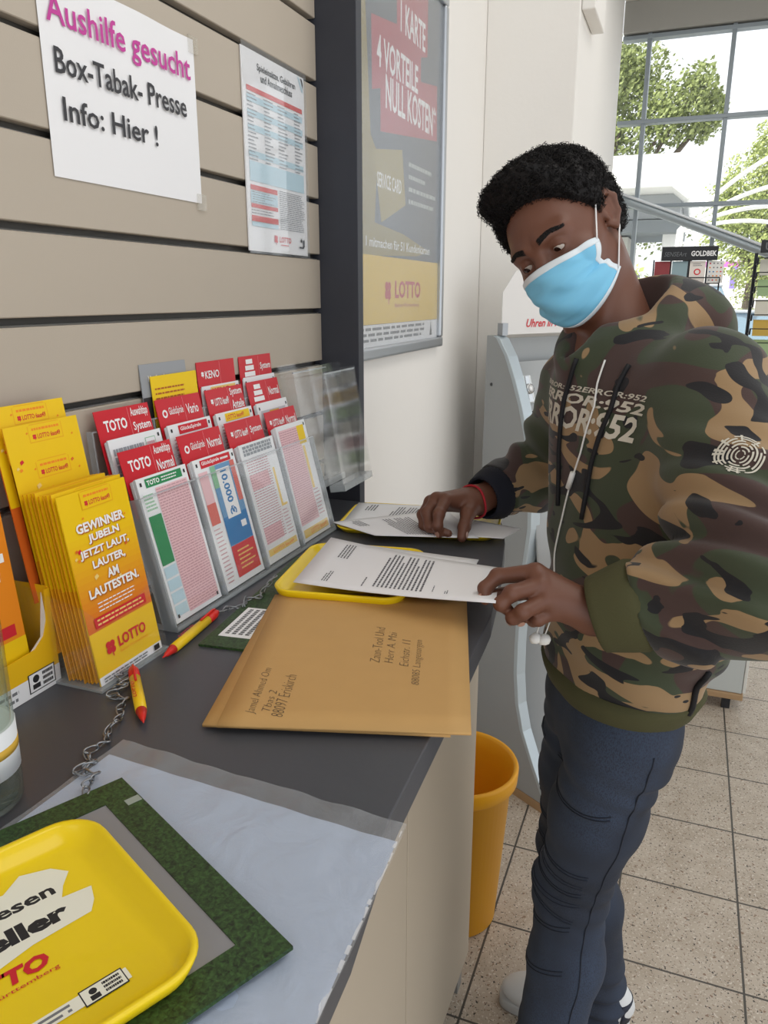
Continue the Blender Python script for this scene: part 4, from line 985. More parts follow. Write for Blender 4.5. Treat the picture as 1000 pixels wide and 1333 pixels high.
# watches on their clear cushions: rows down the sloping face
up_d = Vector((-.16, 0, .46)).normalized(); nrm = Vector((.46, 0, .16)).normalized()
wsteel = mat('watch_steel', 'c3c6c8', .25, .9); wface = mat('watch_face', '2b2d33', .3); wblack = mat('watch_black', '26262a', .5); cush = mat('watch_cushion', 'dfe3e4', .4)
WN = ('top', 'second', 'third', 'bottom')
for r_ in range(4):
    for c in range(4):
        a_ = .10 + .135 * c; f = .40 - .105 * r_
        base = Vector((-.134 - .004 + .004, a_, .90)) + Vector((-.16, 0, .46)) * (f / .46 * .95) + nrm * .006
        Mw = Ms @ frame(base, (0, 1, 0), up_d)
        dark = (r_ + c) % 2
        o = thing('watch', f'{"black" if dark else "steel"} wristwatch on a pale cushion, {WN[r_]} row, {("nearest","second","third","farthest")[c]} column of the stand', 'watch', Mw.translation, 'watches on the display stand')
        MB().box((-.019, -.042, 0), (.019, .042, .008), cush, Mw).build('cushion', cush, o, .003)
        MB().box((-.009, -.040, .0082), (.009, .040, .0105), wblack if dark else wsteel, Mw).build('strap', None, o, .001)
        MB().lathe([(0, .009), (.015, .009), (.016, .012), (.0145, .016), (0, .016)], wsteel, 24, Mw).build('case', None, o)
        MB().lathe([(0, .0161), (.0125, .0161), (0, .0163)], wface if dark else white, 24, Mw).build('dial', None, o)
        at_world(o)
for c in range(4):
    for r_ in range(2):
        base = Vector((-.128 + .016 * r_ + .004, .09 + .135 * c, .86 - .075 * r_)); Mw = Ms @ frame(base, (0, 1, 0), Vector((-.12, 0, .9)).normalized())
        o = thing('watch', f'wristwatch laid along the kink of the stand, {("upper","lower")[r_]} row, {("nearest","second","third","farthest")[c]} column', 'watch', Mw.translation, 'watches on the display stand')
        MB().box((-.017, -.03, 0), (.017, .03, .006), cush, Mw).build('cushion', cush, o, .002)
        MB().box((-.008, -.028, .0062), (.008, .028, .0085), wblack, Mw).build('strap', None, o, .001)
        MB().lathe([(0, .007), (.0135, .007), (.0145, .010), (.013, .013), (0, .013)], wsteel, 20, Mw).build('case', None, o)
        at_world(o)

# grey cabinet behind the person
gc = thing('grey_cabinet', 'pale grey display cabinet on short feet behind the person', 'cabinet', (0, 3.1, 0))
pale = mat('cabinet_grey', 'bfc3c0', .5, var=.02, vscale=6)
MB().box((-.30, 2.975, .075), (.320, 3.22, .92), pale).build('carcass', pale, gc, .003)
MB().box((.3205, 2.972, .08), (.332, 3.222, .915), mat('cabinet_edge', 'd7d6cf', .5)).build('end_panel', None, gc, .002)
MB().box((-.31, 2.965, .050), (.325, 3.23, .0745), wood_e).build('base_board', None, gc, .003)
for x in (-.26, .27):
    for y in (3.0, 3.19): MB().box((x - .015, y - .015, 0), (x + .015, y + .015, .0495), wblack).build('foot', None, gc)
at_world(gc)

wire = mat('rack_wire', '33363b', .4, .6); sign_b = mat('sign_black', '26282c', .5)
def card(label, M, w, h, colr, group, pat=0):
    o = thing('greeting_card', label, 'card', M.translation, group); mm = mat('card_' + colr, colr, .55)
    MB().box((0, 0, 0), (w, h, .003), mm, M).build('card', mm, o)
    if pat:
        pr = Print(M @ Matrix.Translation((0, 0, .003)), w, h); rg = random.Random(pat)
        if pat % 2: 
            for i in range(4):
                for j in range(5): pr.disc(.15 + .23 * i, .12 + .19 * j, .05, rg.choice([red_ink, grey_ink, blue_p, org_ink]), 8)
        else: pr.disc(.5, .5, .22, red_ink, 14); pr.disc(.5, .5, .14, mm, 12); pr.lines(.2, .75, .8, .9, 2, grey_ink, .4)
        pr.build('print', o)
    return at_world(o)
rk = thing('card_rack', 'card rack with black header board directly behind the hood', 'card rack', (-.04, 3.45, 0))
MB().box((-.137, 3.40, 1.685), (.070, 3.412, 1.738), sign_b).build('header_board', sign_b, rk, .002)
pr = Print(frame((-.137, 3.3995, 1.685), (1, 0, 0), (0, 0, 1)), .207, .053); pr.text('GOLDBEK', .53, .3, .98, .68, white, .03); pr.text('SENSEArt', .05, .3, .45, .62, mat('sign_grey', '6f7276', .5), 0, .2); pr.build('lettering', rk)
b = MB()
for x in (-.165, -.10, -.03, .035, .085): b.tube([(x, 3.43, .03), (x, 3.43, 1.69)], .003, wire, 6)
for k in range(9):
    zz = 1.60 - .115 * k; b.tube([(-.165, 3.41 - .008 * k, zz - .002), (.085, 3.41 - .008 * k, zz - .002)], .0022, wire, 6); b.tube([(-.165, 3.385 - .008 * k, zz + .02), (.085, 3.385 - .008 * k, zz + .02)], .0022, wire, 6)
    for x in (-.165, -.10, -.03, .035, .085): b.tube([(x, 3.43, zz - .002), (x, 3.385 - .008 * k, zz - .002), (x, 3.385 - .008 * k, zz + .02)], .002, wire, 5)
b.build('wire_frame', wire, rk)
b = MB(); b.tube([(-.04, 3.5, .02), (-.04, 3.5, 1.69)], .018, wire, 12); b.build('post', wire, rk); MB().box((-.20, 3.30, 0), (.12, 3.65, .03), sign_b).build('base', sign_b, rk); at_world(rk)
cols = ['8d3a3f', '8fa6ad', 'e6ded6', 'e3e1dd']
CN = ('leftmost', 'second', 'third', 'rightmost')
for r_ in range(5):
    for c in range(4):
        x = -.160 + .066 * c; M = frame((x, 3.395 - .008 * r_, 1.600 - .115 * r_), (1, 0, 0), (0, .25, 1))
        cc = [cols, ['cfd8d4', 'c9383f', 'd9c4a8', 'e8e4da'], ['d8cfc0', 'b9c7bb', 'd9a7a0', 'e9e4d8'], ['c7b5a5', 'dfe3df', 'a9bcc7', 'd8d2b9'], ['d4b9c0', 'ccd6c0', 'e3dcc8', 'b9a8a0']][r_][c]
        card(f'greeting card in {("the top", "the second", "the third", "the fourth", "the fifth")[r_]} row, {CN[c]} column of the rack behind the hood', M, .058, .085, cc, 'greeting cards on the far rack', (r_ * 4 + c) if c > 1 or r_ else 0)

rk2 = thing('card_rack', 'tall tiered card rack with dark wire spine at the right picture edge', 'card rack', (.40, 3.65, 0))
MB().box((.228, 3.54, 1.716), (.56, 3.552, 1.764), sign_b).build('header_board', sign_b, rk2, .002)
pr = Print(frame((.228, 3.5395, 1.716), (1, 0, 0), (0, 0, 1)), .332, .048); pr.text('u', .05, .2, .12, .8, mat('sign_grey'), .0); pr.build('lettering', rk2)
b = MB()
for k in range(27):
    zz = 1.675 - .055 * k; y = 3.58 - .005 * k
    b.tube([(.226, 3.66, zz), (.226, y, zz), (.226, y - .014, zz + .022)], .0035, wire, 6); b.tube([(.226, y - .014, zz + .022), (.54, y - .014, zz + .022)], .002, wire, 6)
b.tube([(.222, 3.655, .03), (.222, 3.655, 1.72)], .007, wire, 8); b.tube([(.545, 3.655, .03), (.545, 3.655, 1.72)], .007, wire, 8); b.build('wire_frame', wire, rk2)
for x in (.222, .545): MB().tube([(x, 3.62, .012), (x, 3.70, .012)], .012, wire, 8).build('foot', wire, rk2)
at_world(rk2)
tc_ = ['c9c7bb', '9fb98a', 'd8d3c6', 'c9a64c', '9db487', 'cfcabc', 'b98f8d', 'a5b98e', 'd2cfc2', 'c4cfae', 'ddd8c8', 'b3a79c', 'a9bd94', 'd8cfb5', 'c98f88', 'c9c7bb', '9fb98a', 'd8d3c6']
for k, cc in enumerate(tc_):
    M = frame((.236, 3.578 - .0072 * k, 1.630 - .079 * k), (1, 0, 0), (0, .5, 1))
    card(f'{("pale grey","green","cream","mustard","sage","stone","dusky pink","light green","ivory","pale lime","cream","taupe","green","sand","pink","grey","sage","cream")[k]} card in tier {k + 1} from the top of the right-hand rack', M, .29, .070, cc, 'cards on the right-hand rack', 0)
# ================================================================== the person
A3 = lambda *p: np.array(p, np.float32)
CAMP = A3(0, 0, 1.55)
def nearer(p, s): return CAMP + (A3(*p) - CAMP) * s
per = thing('person', 'person in camouflage hoodie, dark jeans and blue face mask leaning over letters on the counter', 'person', (-.06, 1.28, 0))
skin = mat('skin', '6c4535', .48, var=.10, vscale=25, bump=.06, bscale=350, spec=.45)

# head frame: columns = his left, face direction, crown direction
Rw = np.array([.932, .3625, 0]); Fw = np.array([-.349, .897, -.2705]); Uw = np.array([-.098, .252, .9627])
hl = .60 * Rw + .28 * Uw - .75 * Fw; hl /= np.linalg.norm(hl)
hf = -.61 * Rw - .445 * Uw - .655 * Fw; hf -= hl * (hf @ hl); hf /= np.linalg.norm(hf)
hl = -hl; hu = np.cross(hl, hf)              # x axis = his right side
hf, hu = hf * math.cos(rad(8)) - hu * math.sin(rad(8)), hu * math.cos(rad(8)) + hf * math.sin(rad(8))
HS = .93
HC = A3(-.197, 1.2536, 1.637)
HR = np.stack([hl, hf, hu], 1).astype(np.float32)          # local -> world
HM = Matrix(((HR[0, 0], HR[0, 1], HR[0, 2], HC[0]), (HR[1, 0], HR[1, 1], HR[1, 2], HC[1]), (HR[2, 0], HR[2, 1], HR[2, 2], HC[2]), (0, 0, 0, 1))) @ Matrix.Scale(HS, 4)
h2w = lambda x, y, z: HC + HR @ A3(x, y, z) * HS

EYE = (.0315, .076, -.004)
def head_sdf(Q):
    X_ = np.abs(Q[:, 0]); S_ = np.stack([X_, Q[:, 1], Q[:, 2]], 1)
    d = ell(Q, (0, -.008, .018), (.076, .097, .088))
    d = smin(d, ell(Q, (0, .030, -.035), (.066, .066, .080)), .03)
    d = smin(d, rcone(S_, (.050, -.004, -.066), (.014, .070, -.108), .020, .019), .025)
    d = smin(d, rcone(Q, (0, .070, -.104), (0, .074, -.112), .019, .018), .02)
    d = smin(d, rcone(S_, (.014, .088, .018), (.044, .070, .016), .009, .010), .016)
    d = smin(d, ell(S_, (.043, .056, -.036), (.024, .026, .020)), .018)
    d = smax(d, -ell(S_, (.032, .099, -.004), (.019, .017, .0125)), .012)
    d = smin(d, rcone(Q, (0, .089, .004), (0, .112, -.036), .0085, .0125), .010)
    d = smin(d, rcone(S_, (.011, .100, -.041), (.014, .094, -.042), .009, .008), .006)
    d = smin(d, ell(Q, (0, .088, -.070), (.026, .016, .017)), .012)
    # eyelids
    lid = np.sqrt(((S_ - A3(*EYE)) ** 2).sum(1)) - .0146
    q = S_ - A3(*EYE)
    op = np.abs(q[:, 2] + .0030 + .10 * (q[:, 0])) - (.0043 - 30 * q[:, 0] ** 2)
    lid = smax(lid, -np.maximum(op, -(q[:, 1])), .0015)
    d = smin(d, lid, .004)
    # ears
    for (a, c, r) in (((.080, -.004, .012), (.086, -.024, .020), .0052), ((.086, -.024, .020), (.090, -.036, .004), .0052), ((.090, -.036, .004), (.086, -.030, -.018), .005), ((.086, -.030, -.018), (.079, -.014, -.034), .0058), ((.079, -.014, -.034), (.0755, -.006, -.026), .005)):
        d = smin(d, rcone(S_, a, c, r, r), .004)
    d = smin(d, ell(S_, (.079, -.017, -.004), (.004, .017, .024)), .004)
    d = smin(d, rcone(S_, (.084, -.026, .004), (.082, -.022, -.014), .0035, .0035), .005)
    d = smin(d, rcone(S_, (.076, -.001, -.008), (.079, -.003, -.016), .0045, .0045), .004)
    return d

NB = A3(-.100, 1.250, 1.480)
# arms (the near one drawn a little towards the camera with its hand)
kL = .925
LWR = nearer((-.082, .997, 1.137), kL); LEL = nearer((.088, .961, 1.223), .97); LSH = A3(.025, 1.118, 1.425)
RSH = A3(-.162, 1.342, 1.400); REL = A3(-.232, 1.492, 1.222); RWR = A3(-.327, 1.308, 1.197)
hand_L = dict(
    wr=(-.082, .997, 1.137),
    idx=[(-.164, .991, 1.188), (-.215, .986, 1.178), (-.229, .972, 1.163), (-.226, .964, 1.150)],
    mid=[(-.154, .977, 1.177), (-.187, .951, 1.170), (-.200, .945, 1.155), (-.192, .958, 1.141)],
    rng=[(-.144, .969, 1.160), (-.170, .942, 1.149), (-.183, .944, 1.138), (-.176, .960, 1.129)],
    pnk=[(-.134, .973, 1.143), (-.152, .960, 1.134), (-.160, .968, 1.128), (-.156, .979, 1.126)],
    th=[(-.105, 1.008, 1.155), (-.150, 1.020, 1.152), (-.190, 1.008, 1.150), (-.222, .982, 1.150)])
hand_R = dict(
    wr=(-.327, 1.308, 1.187),
    idx=[(-.370, 1.247, 1.197), (-.369, 1.206, 1.183), (-.368, 1.197, 1.164), (-.365, 1.199, 1.150)],
    mid=[(-.388, 1.255, 1.195), (-.396, 1.224, 1.178), (-.385, 1.206, 1.158), (-.352, 1.206, 1.150)],
    rng=[(-.402, 1.265, 1.186), (-.410, 1.242, 1.168), (-.402, 1.226, 1.154), (-.382, 1.218, 1.148)],
    pnk=[(-.408, 1.279, 1.174), (-.415, 1.264, 1.160), (-.410, 1.250, 1.150), (-.398, 1.242, 1.147)],
    th=[(-.330, 1.285, 1.182), (-.330, 1.250, 1.176), (-.328, 1.222, 1.160), (-.327, 1.205, 1.146)])
def hand_sdf(P, H, tf):
    g = {k: ([tf(*q) for q in v] if k != 'wr' else tf(*v)) for k, v in H.items()}
    W = g['wr']; d = None
    for k, r0, r1 in (('idx', .0215, .0125), ('mid', .0215, .0125), ('rng', .0205, .0118), ('pnk', .019, .0105)):
        e = rcone(P, W + (g[k][0] - W) * .12, g[k][0], r0, r1); d = e if d is None else smin(d, e, .010)
    d = smin(d, rcone(P, W + (g['th'][0] - W) * .2, g['th'][1], .019, .0125), .012)
    for a, c in (('idx', 'mid'), ('mid', 'rng'), ('rng', 'pnk')): d = smin(d, rcone(P, g[a][0], g[c][0], .0105, .0105), .006)
    for k, rs in (('idx', (.0118, .0098, .0086, .0072)), ('mid', (.012, .0100, .0088, .0074)), ('rng', (.0114, .0094, .0083, .0070)), ('pnk', (.0100, .0082, .0074, .0062)), ('th', (.0150, .0122, .0104, .0082))):
        f = chain(P, g[k], rs, .002)
        for q, r in zip(g[k][1:3], rs[1:3]): f = smin(f, np.sqrt(((P - q) ** 2).sum(1)) - r * 1.06, .004)
        d = smin(d, f, .0035)
    return d
tfL = lambda *p: nearer(p, kL)
tfR = lambda *p: A3(*p) + A3(0, 0, .010)
def body_sdf(P):
    d = head_sdf((P - HC) @ HR / HS) * HS
    d = smin(d, chain(P, [h2w(0, -.036, -.055), NB + A3(.004, .006, 0), A3(-.085, 1.225, 1.40)], (.056, .054, .075)), .022)
    d = smin(d, rcone(P, h2w(.058, -.022, -.055), NB + A3(-.045, -.045, -.03), .016, .013), .018)
    d = smin(d, loft(P, [.98, 1.06, 1.25, 1.38, 1.43], [-.048, -.038, -.025, -.035, -.06], [1.197, 1.20, 1.215, 1.22, 1.225], [.09, .11, .14, .14, .10], [.05, .07, .10, .09, .06], rad(-48)), .04)
    for sh, el, wr in ((LSH, LEL, LWR), (RSH, REL, RWR)):
        d = smin(d, chain(P, [sh, el, wr], (.045, .036, .0255), .01), .012)
    d = smin(d, hand_sdf(P, hand_L, tfL), .012); d = smin(d, hand_sdf(P, hand_R, tfR), .012)
    return d
body = net_object('body', body_sdf, (-.46, .80, .78), (.16, 1.56, 1.83), .0022, skin, per)
# two skin tones: fingertip pads and palms are lighter, set as a second procedural mix
print('body', len(body.data.vertices))

# eyes, brows, nails
eye_w = mat('eye_white', 'c4b9b0', .25); iris = mat('eye_iris', '2a1710', .15); hair_m = mat('black_hair', '120f10', .6, spec=.3)
for sx_ in (1, -1):
    e = MB(); Me = HM @ Matrix.Translation((EYE[0] * sx_, EYE[1], EYE[2])) @ Matrix.Rotation(rad(-24), 4, 'X') @ Matrix.Rotation(rad(-14), 4, 'Z') @ Matrix.Rotation(rad(-90), 4, 'X')
    e.lathe([(.0128 * math.sin(a), .0128 * math.cos(a)) for a in [math.pi * k / 16 for k in range(17)]], eye_w, 24, Me); eo = e.build('eyeball', eye_w, per)
    i_ = MB(); i_.lathe([(.0131 * math.sin(a), .0131 * math.cos(a)) for a in [.47 * (1 - k / 6) for k in range(7)]], iris, 20, Me); i_.build('iris', iris, eo)
bv = bvh_of(body)
def on_body(x, y, z, dirn=(0, -1, 0), off=.0):
    o_ = HM @ Vector((x, y, z)); d_ = (HM.to_3x3() @ Vector(dirn)).normalized(); h = bv.ray_cast(o_, d_)
    return (h[0] - d_ * off, h[1]) if h[0] is not None else (o_, -d_)
for sx_ in (1, -1):
    br = MB(); rg = random.Random(5)
    for k in range(320):
        s = rg.random(); x = sx_ * (.013 + .040 * s); z = .0175 + .007 * math.sin(min(1, s * 1.25) * 2.2) - .006 * s + rg.uniform(-1, 1) * .0050 * (1 - .55 * s)
        p, n_ = on_body(x, .2, z, (0, -1, 0), .0004); q = p + HM.to_3x3() @ Vector((sx_ * .006, 0, .0022 * (1 - s))) ; 
        hq = bv.find_nearest(q); q = hq[0] + hq[1] * .0012
        br.tube([p, (p + q) / 2 + n_ * .0006, q], [.00038, .00034, .00015], hair_m, 4)
    br.build('eyebrow', hair_m, per)
nail = mat('fingernail', 'b58a78', .3, spec=.6)
def nails(H, tf, keys, centre):
    for k in keys:
        a, b_ = Vector(tf(*H[k][2])), Vector(tf(*H[k][3])); d_ = (b_ - a).normalized(); c = a.lerp(b_, .80)
        out = (c - Vector(tf(*centre))); out = (out - d_ * out.dot(d_)).normalized()
        hq = bv.ray_cast(c + out * .03, -out)
        if hq[0] is None: continue
        Mn = frame(hq[0], d_.cross(hq[1]), d_)
        MB().add([(.0046 * math.cos(t_) * (1 if math.sin(t_) < 0 else .96), .0062 * math.sin(t_), .0006 - 18 * (.0046 * math.cos(t_)) ** 2) for t_ in [2 * math.pi * i / 14 for i in range(14)]] + [(0, 0, .0010)], [(i, (i + 1) % 14, 14) for i in range(14)], nail, True, Mn).build('fingernail', nail, per)
nails(hand_L, tfL, ('idx', 'mid', 'rng'), (-.19, .99, 1.14)); nails(hand_R, tfR, ('idx', 'th'), (-.36, 1.235, 1.16))

# hair: a cap of short tight curls
HL_y = [-.12, -.085, -.050, -.032, -.018, .000, .018, .035, .060, .085, .11]
HL_z = [-.075, -.070, -.052, .002, .020, -.006, .016, .036, .074, .094, .098]
def hair_sdf(Q):
    d = ell(Q, (0, -.024, .046), (.092, .106, .092))
    d = smin(d, ell(Q, (0, .050, .100), (.068, .044, .036)), .03)
    d = smin(d, ell(Q, (0, -.055, -.015), (.080, .058, .066)), .03)
    d = d + .0042 * ripple(Q, 230, 3) + .006 * ripple(Q, 75, 4)
    lim = np.interp(Q[:, 1], HL_y, HL_z).astype(np.float32)
    d = smax(d, lim - Q[:, 2] + .003 * ripple(Q, 300, 8), .012)
    # close crop towards the sideburns and the nape
    return smax(d, head_sdf(Q) - np.interp(Q[:, 2] - lim, [0, .05], [.006, .060]).astype(np.float32), .012)
hair = net_object('hair', hair_sdf, (-.125, -.15, -.10), (.125, .125, .165), .0026, hair_m, per, HM)
ring = [(math.cos(a), math.sin(a)) for a in [2 * math.pi * k / 5 for k in range(5)]]
hp = hair.data.polygons; rg = random.Random(11); hb = MB()
for _ in range(9000):
    f = hp[rg.randrange(len(hp))]; n_ = f.normal.copy(); p = f.center.copy()
    if (HM.inverted() @ p).z < -.03 and rg.random() < .4: continue
    t1_ = n_.orthogonal().normalized(); t2_ = n_.cross(t1_); ph = rg.uniform(0, 6.28); L = rg.uniform(.004, .009); rr_ = rg.uniform(.0025, .0042)
    tl = Vector((rg.uniform(-.4, .4), rg.uniform(-.4, .4), rg.uniform(-.4, .4)))
    hb.tube([p - n_ * .002 + (n_ + tl * .5) * L * s + (t1_ * math.cos(ph + s * 8) + t2_ * math.sin(ph + s * 8)) * rr_ * min(1, s * 2) for s in (0, .25, .5, .75, 1)], [.0007, .0007, .0006, .0005, .0003], hair_m, 3, cap=False)
tag(hb.build('curls', hair_m, hair), kind='stuff')
# short stubble line at the temples is part of the hair cap

# ------------------------------------------------------------------ face mask
mk = bpy.data.materials.new('mask_blue'); t = NT(mk); bs = t.n('ShaderNodeBsdfPrincipled', i_Roughness=.7); t.l(bs.outputs[0], t.out.inputs[0]); bs.inputs['Base Color'].default_value = c4('7cc4e6')
bs.inputs['Subsurface Weight'].default_value = .15; bs.inputs['Subsurface Radius'].default_value = (.004, .006, .008)
mask_w = mat('mask_white', 'dfe8ee', .7); loop_w = mat('ear_loop', 'f0f0f0', .6)
def mask_pt(a, v, off=0.0):
    m_ = min(1.0, abs(a)); s_ = 1 if a >= 0 else -1
    yf = float(np.interp(v, [0, .16, .34, .58, .8, .93, 1], [.115, .127, .132, .130, .121, .107, .092]))
    zc = float(np.interp(v, [0, .9, 1], [-.014, -.113, -.126]))
    zs = float(np.interp(v, [0, .28, .45, .62, 1], [-.030, -.052, -.061, -.066, -.090])); ys = float(np.interp(v, [0, .35, .55, 1], [.046, .052, .046, .020]))
    w = float(np.interp(v, [0, .35, .5, .65, 1], [.062, .060, .056, .065, .064]))
    e = m_ ** 2.1
    x = s_ * w * math.sin(m_ * math.pi / 2 * .92) / math.sin(math.pi / 2 * .92)
    y = yf + (ys - yf) * e; z = zc + (zs - zc) * (m_ ** 1.7)
    y += .0028 * math.sin(v * 21) * (1 - m_ ** 3) * .35 + 0.0022 * math.sin(v * 30 + a * 2.5) * max(0, m_ - .30) * (1.06 - m_) * 4 + .0016 * math.sin(a * 9 + v * 13)
    y += .003 * mnoise(Vector((a * 3, v * 5, 2.3)))
    n_ = Vector((x * 1.2, max(.02, y - .02), (z + .06) * .5)).normalized()
    p = HM @ Vector((x, y, z)); hq = bv.find_nearest(p); clr = .0016
    if (p - hq[0]).dot(hq[1]) < clr: p = hq[0] + hq[1] * clr
    return p + (HM.to_3x3() @ n_).normalized() * off
NA, NV = 60, 56
msk = MB().grid([[mask_pt(-1 + 2 * i / NA, j / NV) for i in range(NA + 1)] for j in range(NV + 1)], mk, True).build('face_mask', mk, per)
so = msk.modifiers.new('thick', 'SOLIDIFY'); so.thickness = .0012; so.offset = 0
msk.data.materials.append(mask_w)
eb = MB()
eb.grid([[mask_pt(-1 + 2 * i / NA, .085 * j / 4, .0012) for i in range(NA + 1)] for j in range(5)], mask_w, True); eb.build('nose_band', mask_w, msk).modifiers.new('thick', 'SOLIDIFY').thickness = .0006
eb = MB(); eb.grid([[mask_pt(-1 + 2 * i / NA, .955 + .045 * j / 3, .0012) for i in range(NA + 1)] for j in range(4)], mask_w, True); eb.build('lower_band', mask_w, msk).modifiers.new('thick', 'SOLIDIFY').thickness = .0006
for sx_ in (1, -1):
    sb = MB(); sb.grid([[mask_pt(sx_ * (.93 + .075 * i / 4), j / NV, .0010) for i in range(5)] for j in range(NV + 1)], mask_w, True); sb.build('side_binding', mask_w, msk).modifiers.new('thick', 'SOLIDIFY').thickness = .0006
    up_ = mask_pt(sx_ * .97, .03, .002); lo_ = mask_pt(sx_ * .97, .95, .002)
    way = [HM.inverted() @ up_, Vector((sx_ * .0785, .010, .008)), Vector((sx_ * .083, -.004, .022)), Vector((sx_ * .0865, -.022, .0265)), Vector((sx_ * .084, -.040, .008)), Vector((sx_ * .081, -.036, -.022)), Vector((sx_ * .080, -.012, -.044)), HM.inverted() @ lo_]
    run = []
    for a_, b_ in zip(way, way[1:]):
        for k in range(6):
            q = HM @ a_.lerp(b_, k / 6); hq = bv.find_nearest(q)
            if (q - hq[0]).dot(hq[1]) < .0018: q = hq[0] + hq[1] * .0018
            run.append(q)
    run.append(lo_)
    MB().tube(run, .0012, loop_w, 8).build('ear_loop', loop_w, msk)

# ------------------------------------------------------------------ hoodie
camo = bpy.data.materials.new('camouflage'); t = NT(camo); bs = t.n('ShaderNodeBsdfPrincipled', i_Roughness=.85); t.l(bs.outputs[0], t.out.inputs[0])
bs.inputs['Sheen Weight'].default_value = .15
co = t.n('ShaderNodeTexCoord')
def blot(scale, loc, lo, hi, dist, stretch=(1, 1, 1), detail=1.5):
    mp = t.n('ShaderNodeMapping'); mp.inputs['Location'].default_value = loc; mp.inputs['Scale'].default_value = stretch; mp.inputs['Rotation'].default_value = (.3, .5, .4); t.l(co.outputs['Object'], mp.inputs[0])
    nz = t.n('ShaderNodeTexNoise', i_Scale=scale, i_Detail=detail, i_Distortion=dist, i_Roughness=.45); t.l(mp.outputs[0], nz.inputs['Vector'])
    r = t.n('ShaderNodeMapRange', i_1=lo, i_2=hi); t.l(nz.outputs[0], r.inputs[0]); return r.outputs[0]
base = mix(blot(5.2, (1, 2, 3), .487, .494, 1.1, (1, 1, 1.5)), c4('45322e'), c4('3a422e'))
base = mix(blot(6.0, (7, 3, 1), .572, .578, 1.5, (1, 1, 1.9)), base, c4('987c59'))
base = mix(blot(6.6, (4, 9, 6), .590, .595, 1.9, (1, 1, 2.3)), base, c4('17161a'))
t.l(base, bs.inputs['Base Color'])
nb = t.n('ShaderNodeTexNoise', i_Scale=420.0, i_Detail=3.0); t.l(co.outputs['Object'], nb.inputs['Vector']); bp = t.n('ShaderNodeBump', i_Strength=.12, i_Distance=.002); t.l(nb.outputs[0], bp.inputs['Height']); t.l(bp.outputs[0], bs.inputs['Normal'])
rib = mat('olive_rib', '4b4a2f', .9, bump=.3, bscale=350)
FD = A3(-.70, -.714, 0); LD = A3(.714, -.70, 0)               # chest facing and his left
TZ = [.925, .955, .99, 1.04, 1.12, 1.25, 1.36, 1.43, 1.49, 1.52]
TX = [-.056, -.056, -.053, -.046, -.030, -.020, -.030, -.052, -.080, -.094]
TY = [1.194, 1.194, 1.195, 1.198, 1.203, 1.214, 1.221, 1.229, 1.239, 1.242]
TA = [.132, .142, .155, .166, .178, .193, .192, .170, .105, .07]
TB = [.094, .101, .109, .115, .125, .136, .132, .116, .085, .06]
TANG = [rad(-58), rad(-56), rad(-54), rad(-52), rad(-49), rad(-45), rad(-44.5), rad(-44.5), rad(-44.5), rad(-44.5)]
LC0 = LEL + (LWR - LEL) * .66; LC1 = LEL + (LWR - LEL) * .96; LC1x = LEL + (LWR - LEL) * 1.0
RC0 = REL + (RWR - REL) * .76; RC1 = REL + (RWR - REL) * .95
ringc = A3(-.102, 1.247, 1.502)
hood_pts = []; hood_r = []
for k in range(25):
    a = math.radians(-90 + 360 * k / 24); fc, lc = -math.sin(a), math.cos(a)
    f_ = max(0, fc); bk = max(0, -fc)
    hood_pts.append(ringc + LD * (.076 * lc * (1 - .25 * f_)) + FD * ((.078 if fc > 0 else .068) * fc) + A3(0, 0, -.050 * f_ ** 1.5 + .035 * bk)); hood_r.append(.020 + .020 * bk)
def sleeve_sdf(P, pts, rs):
    d = chain(P, pts, rs, .02); return d
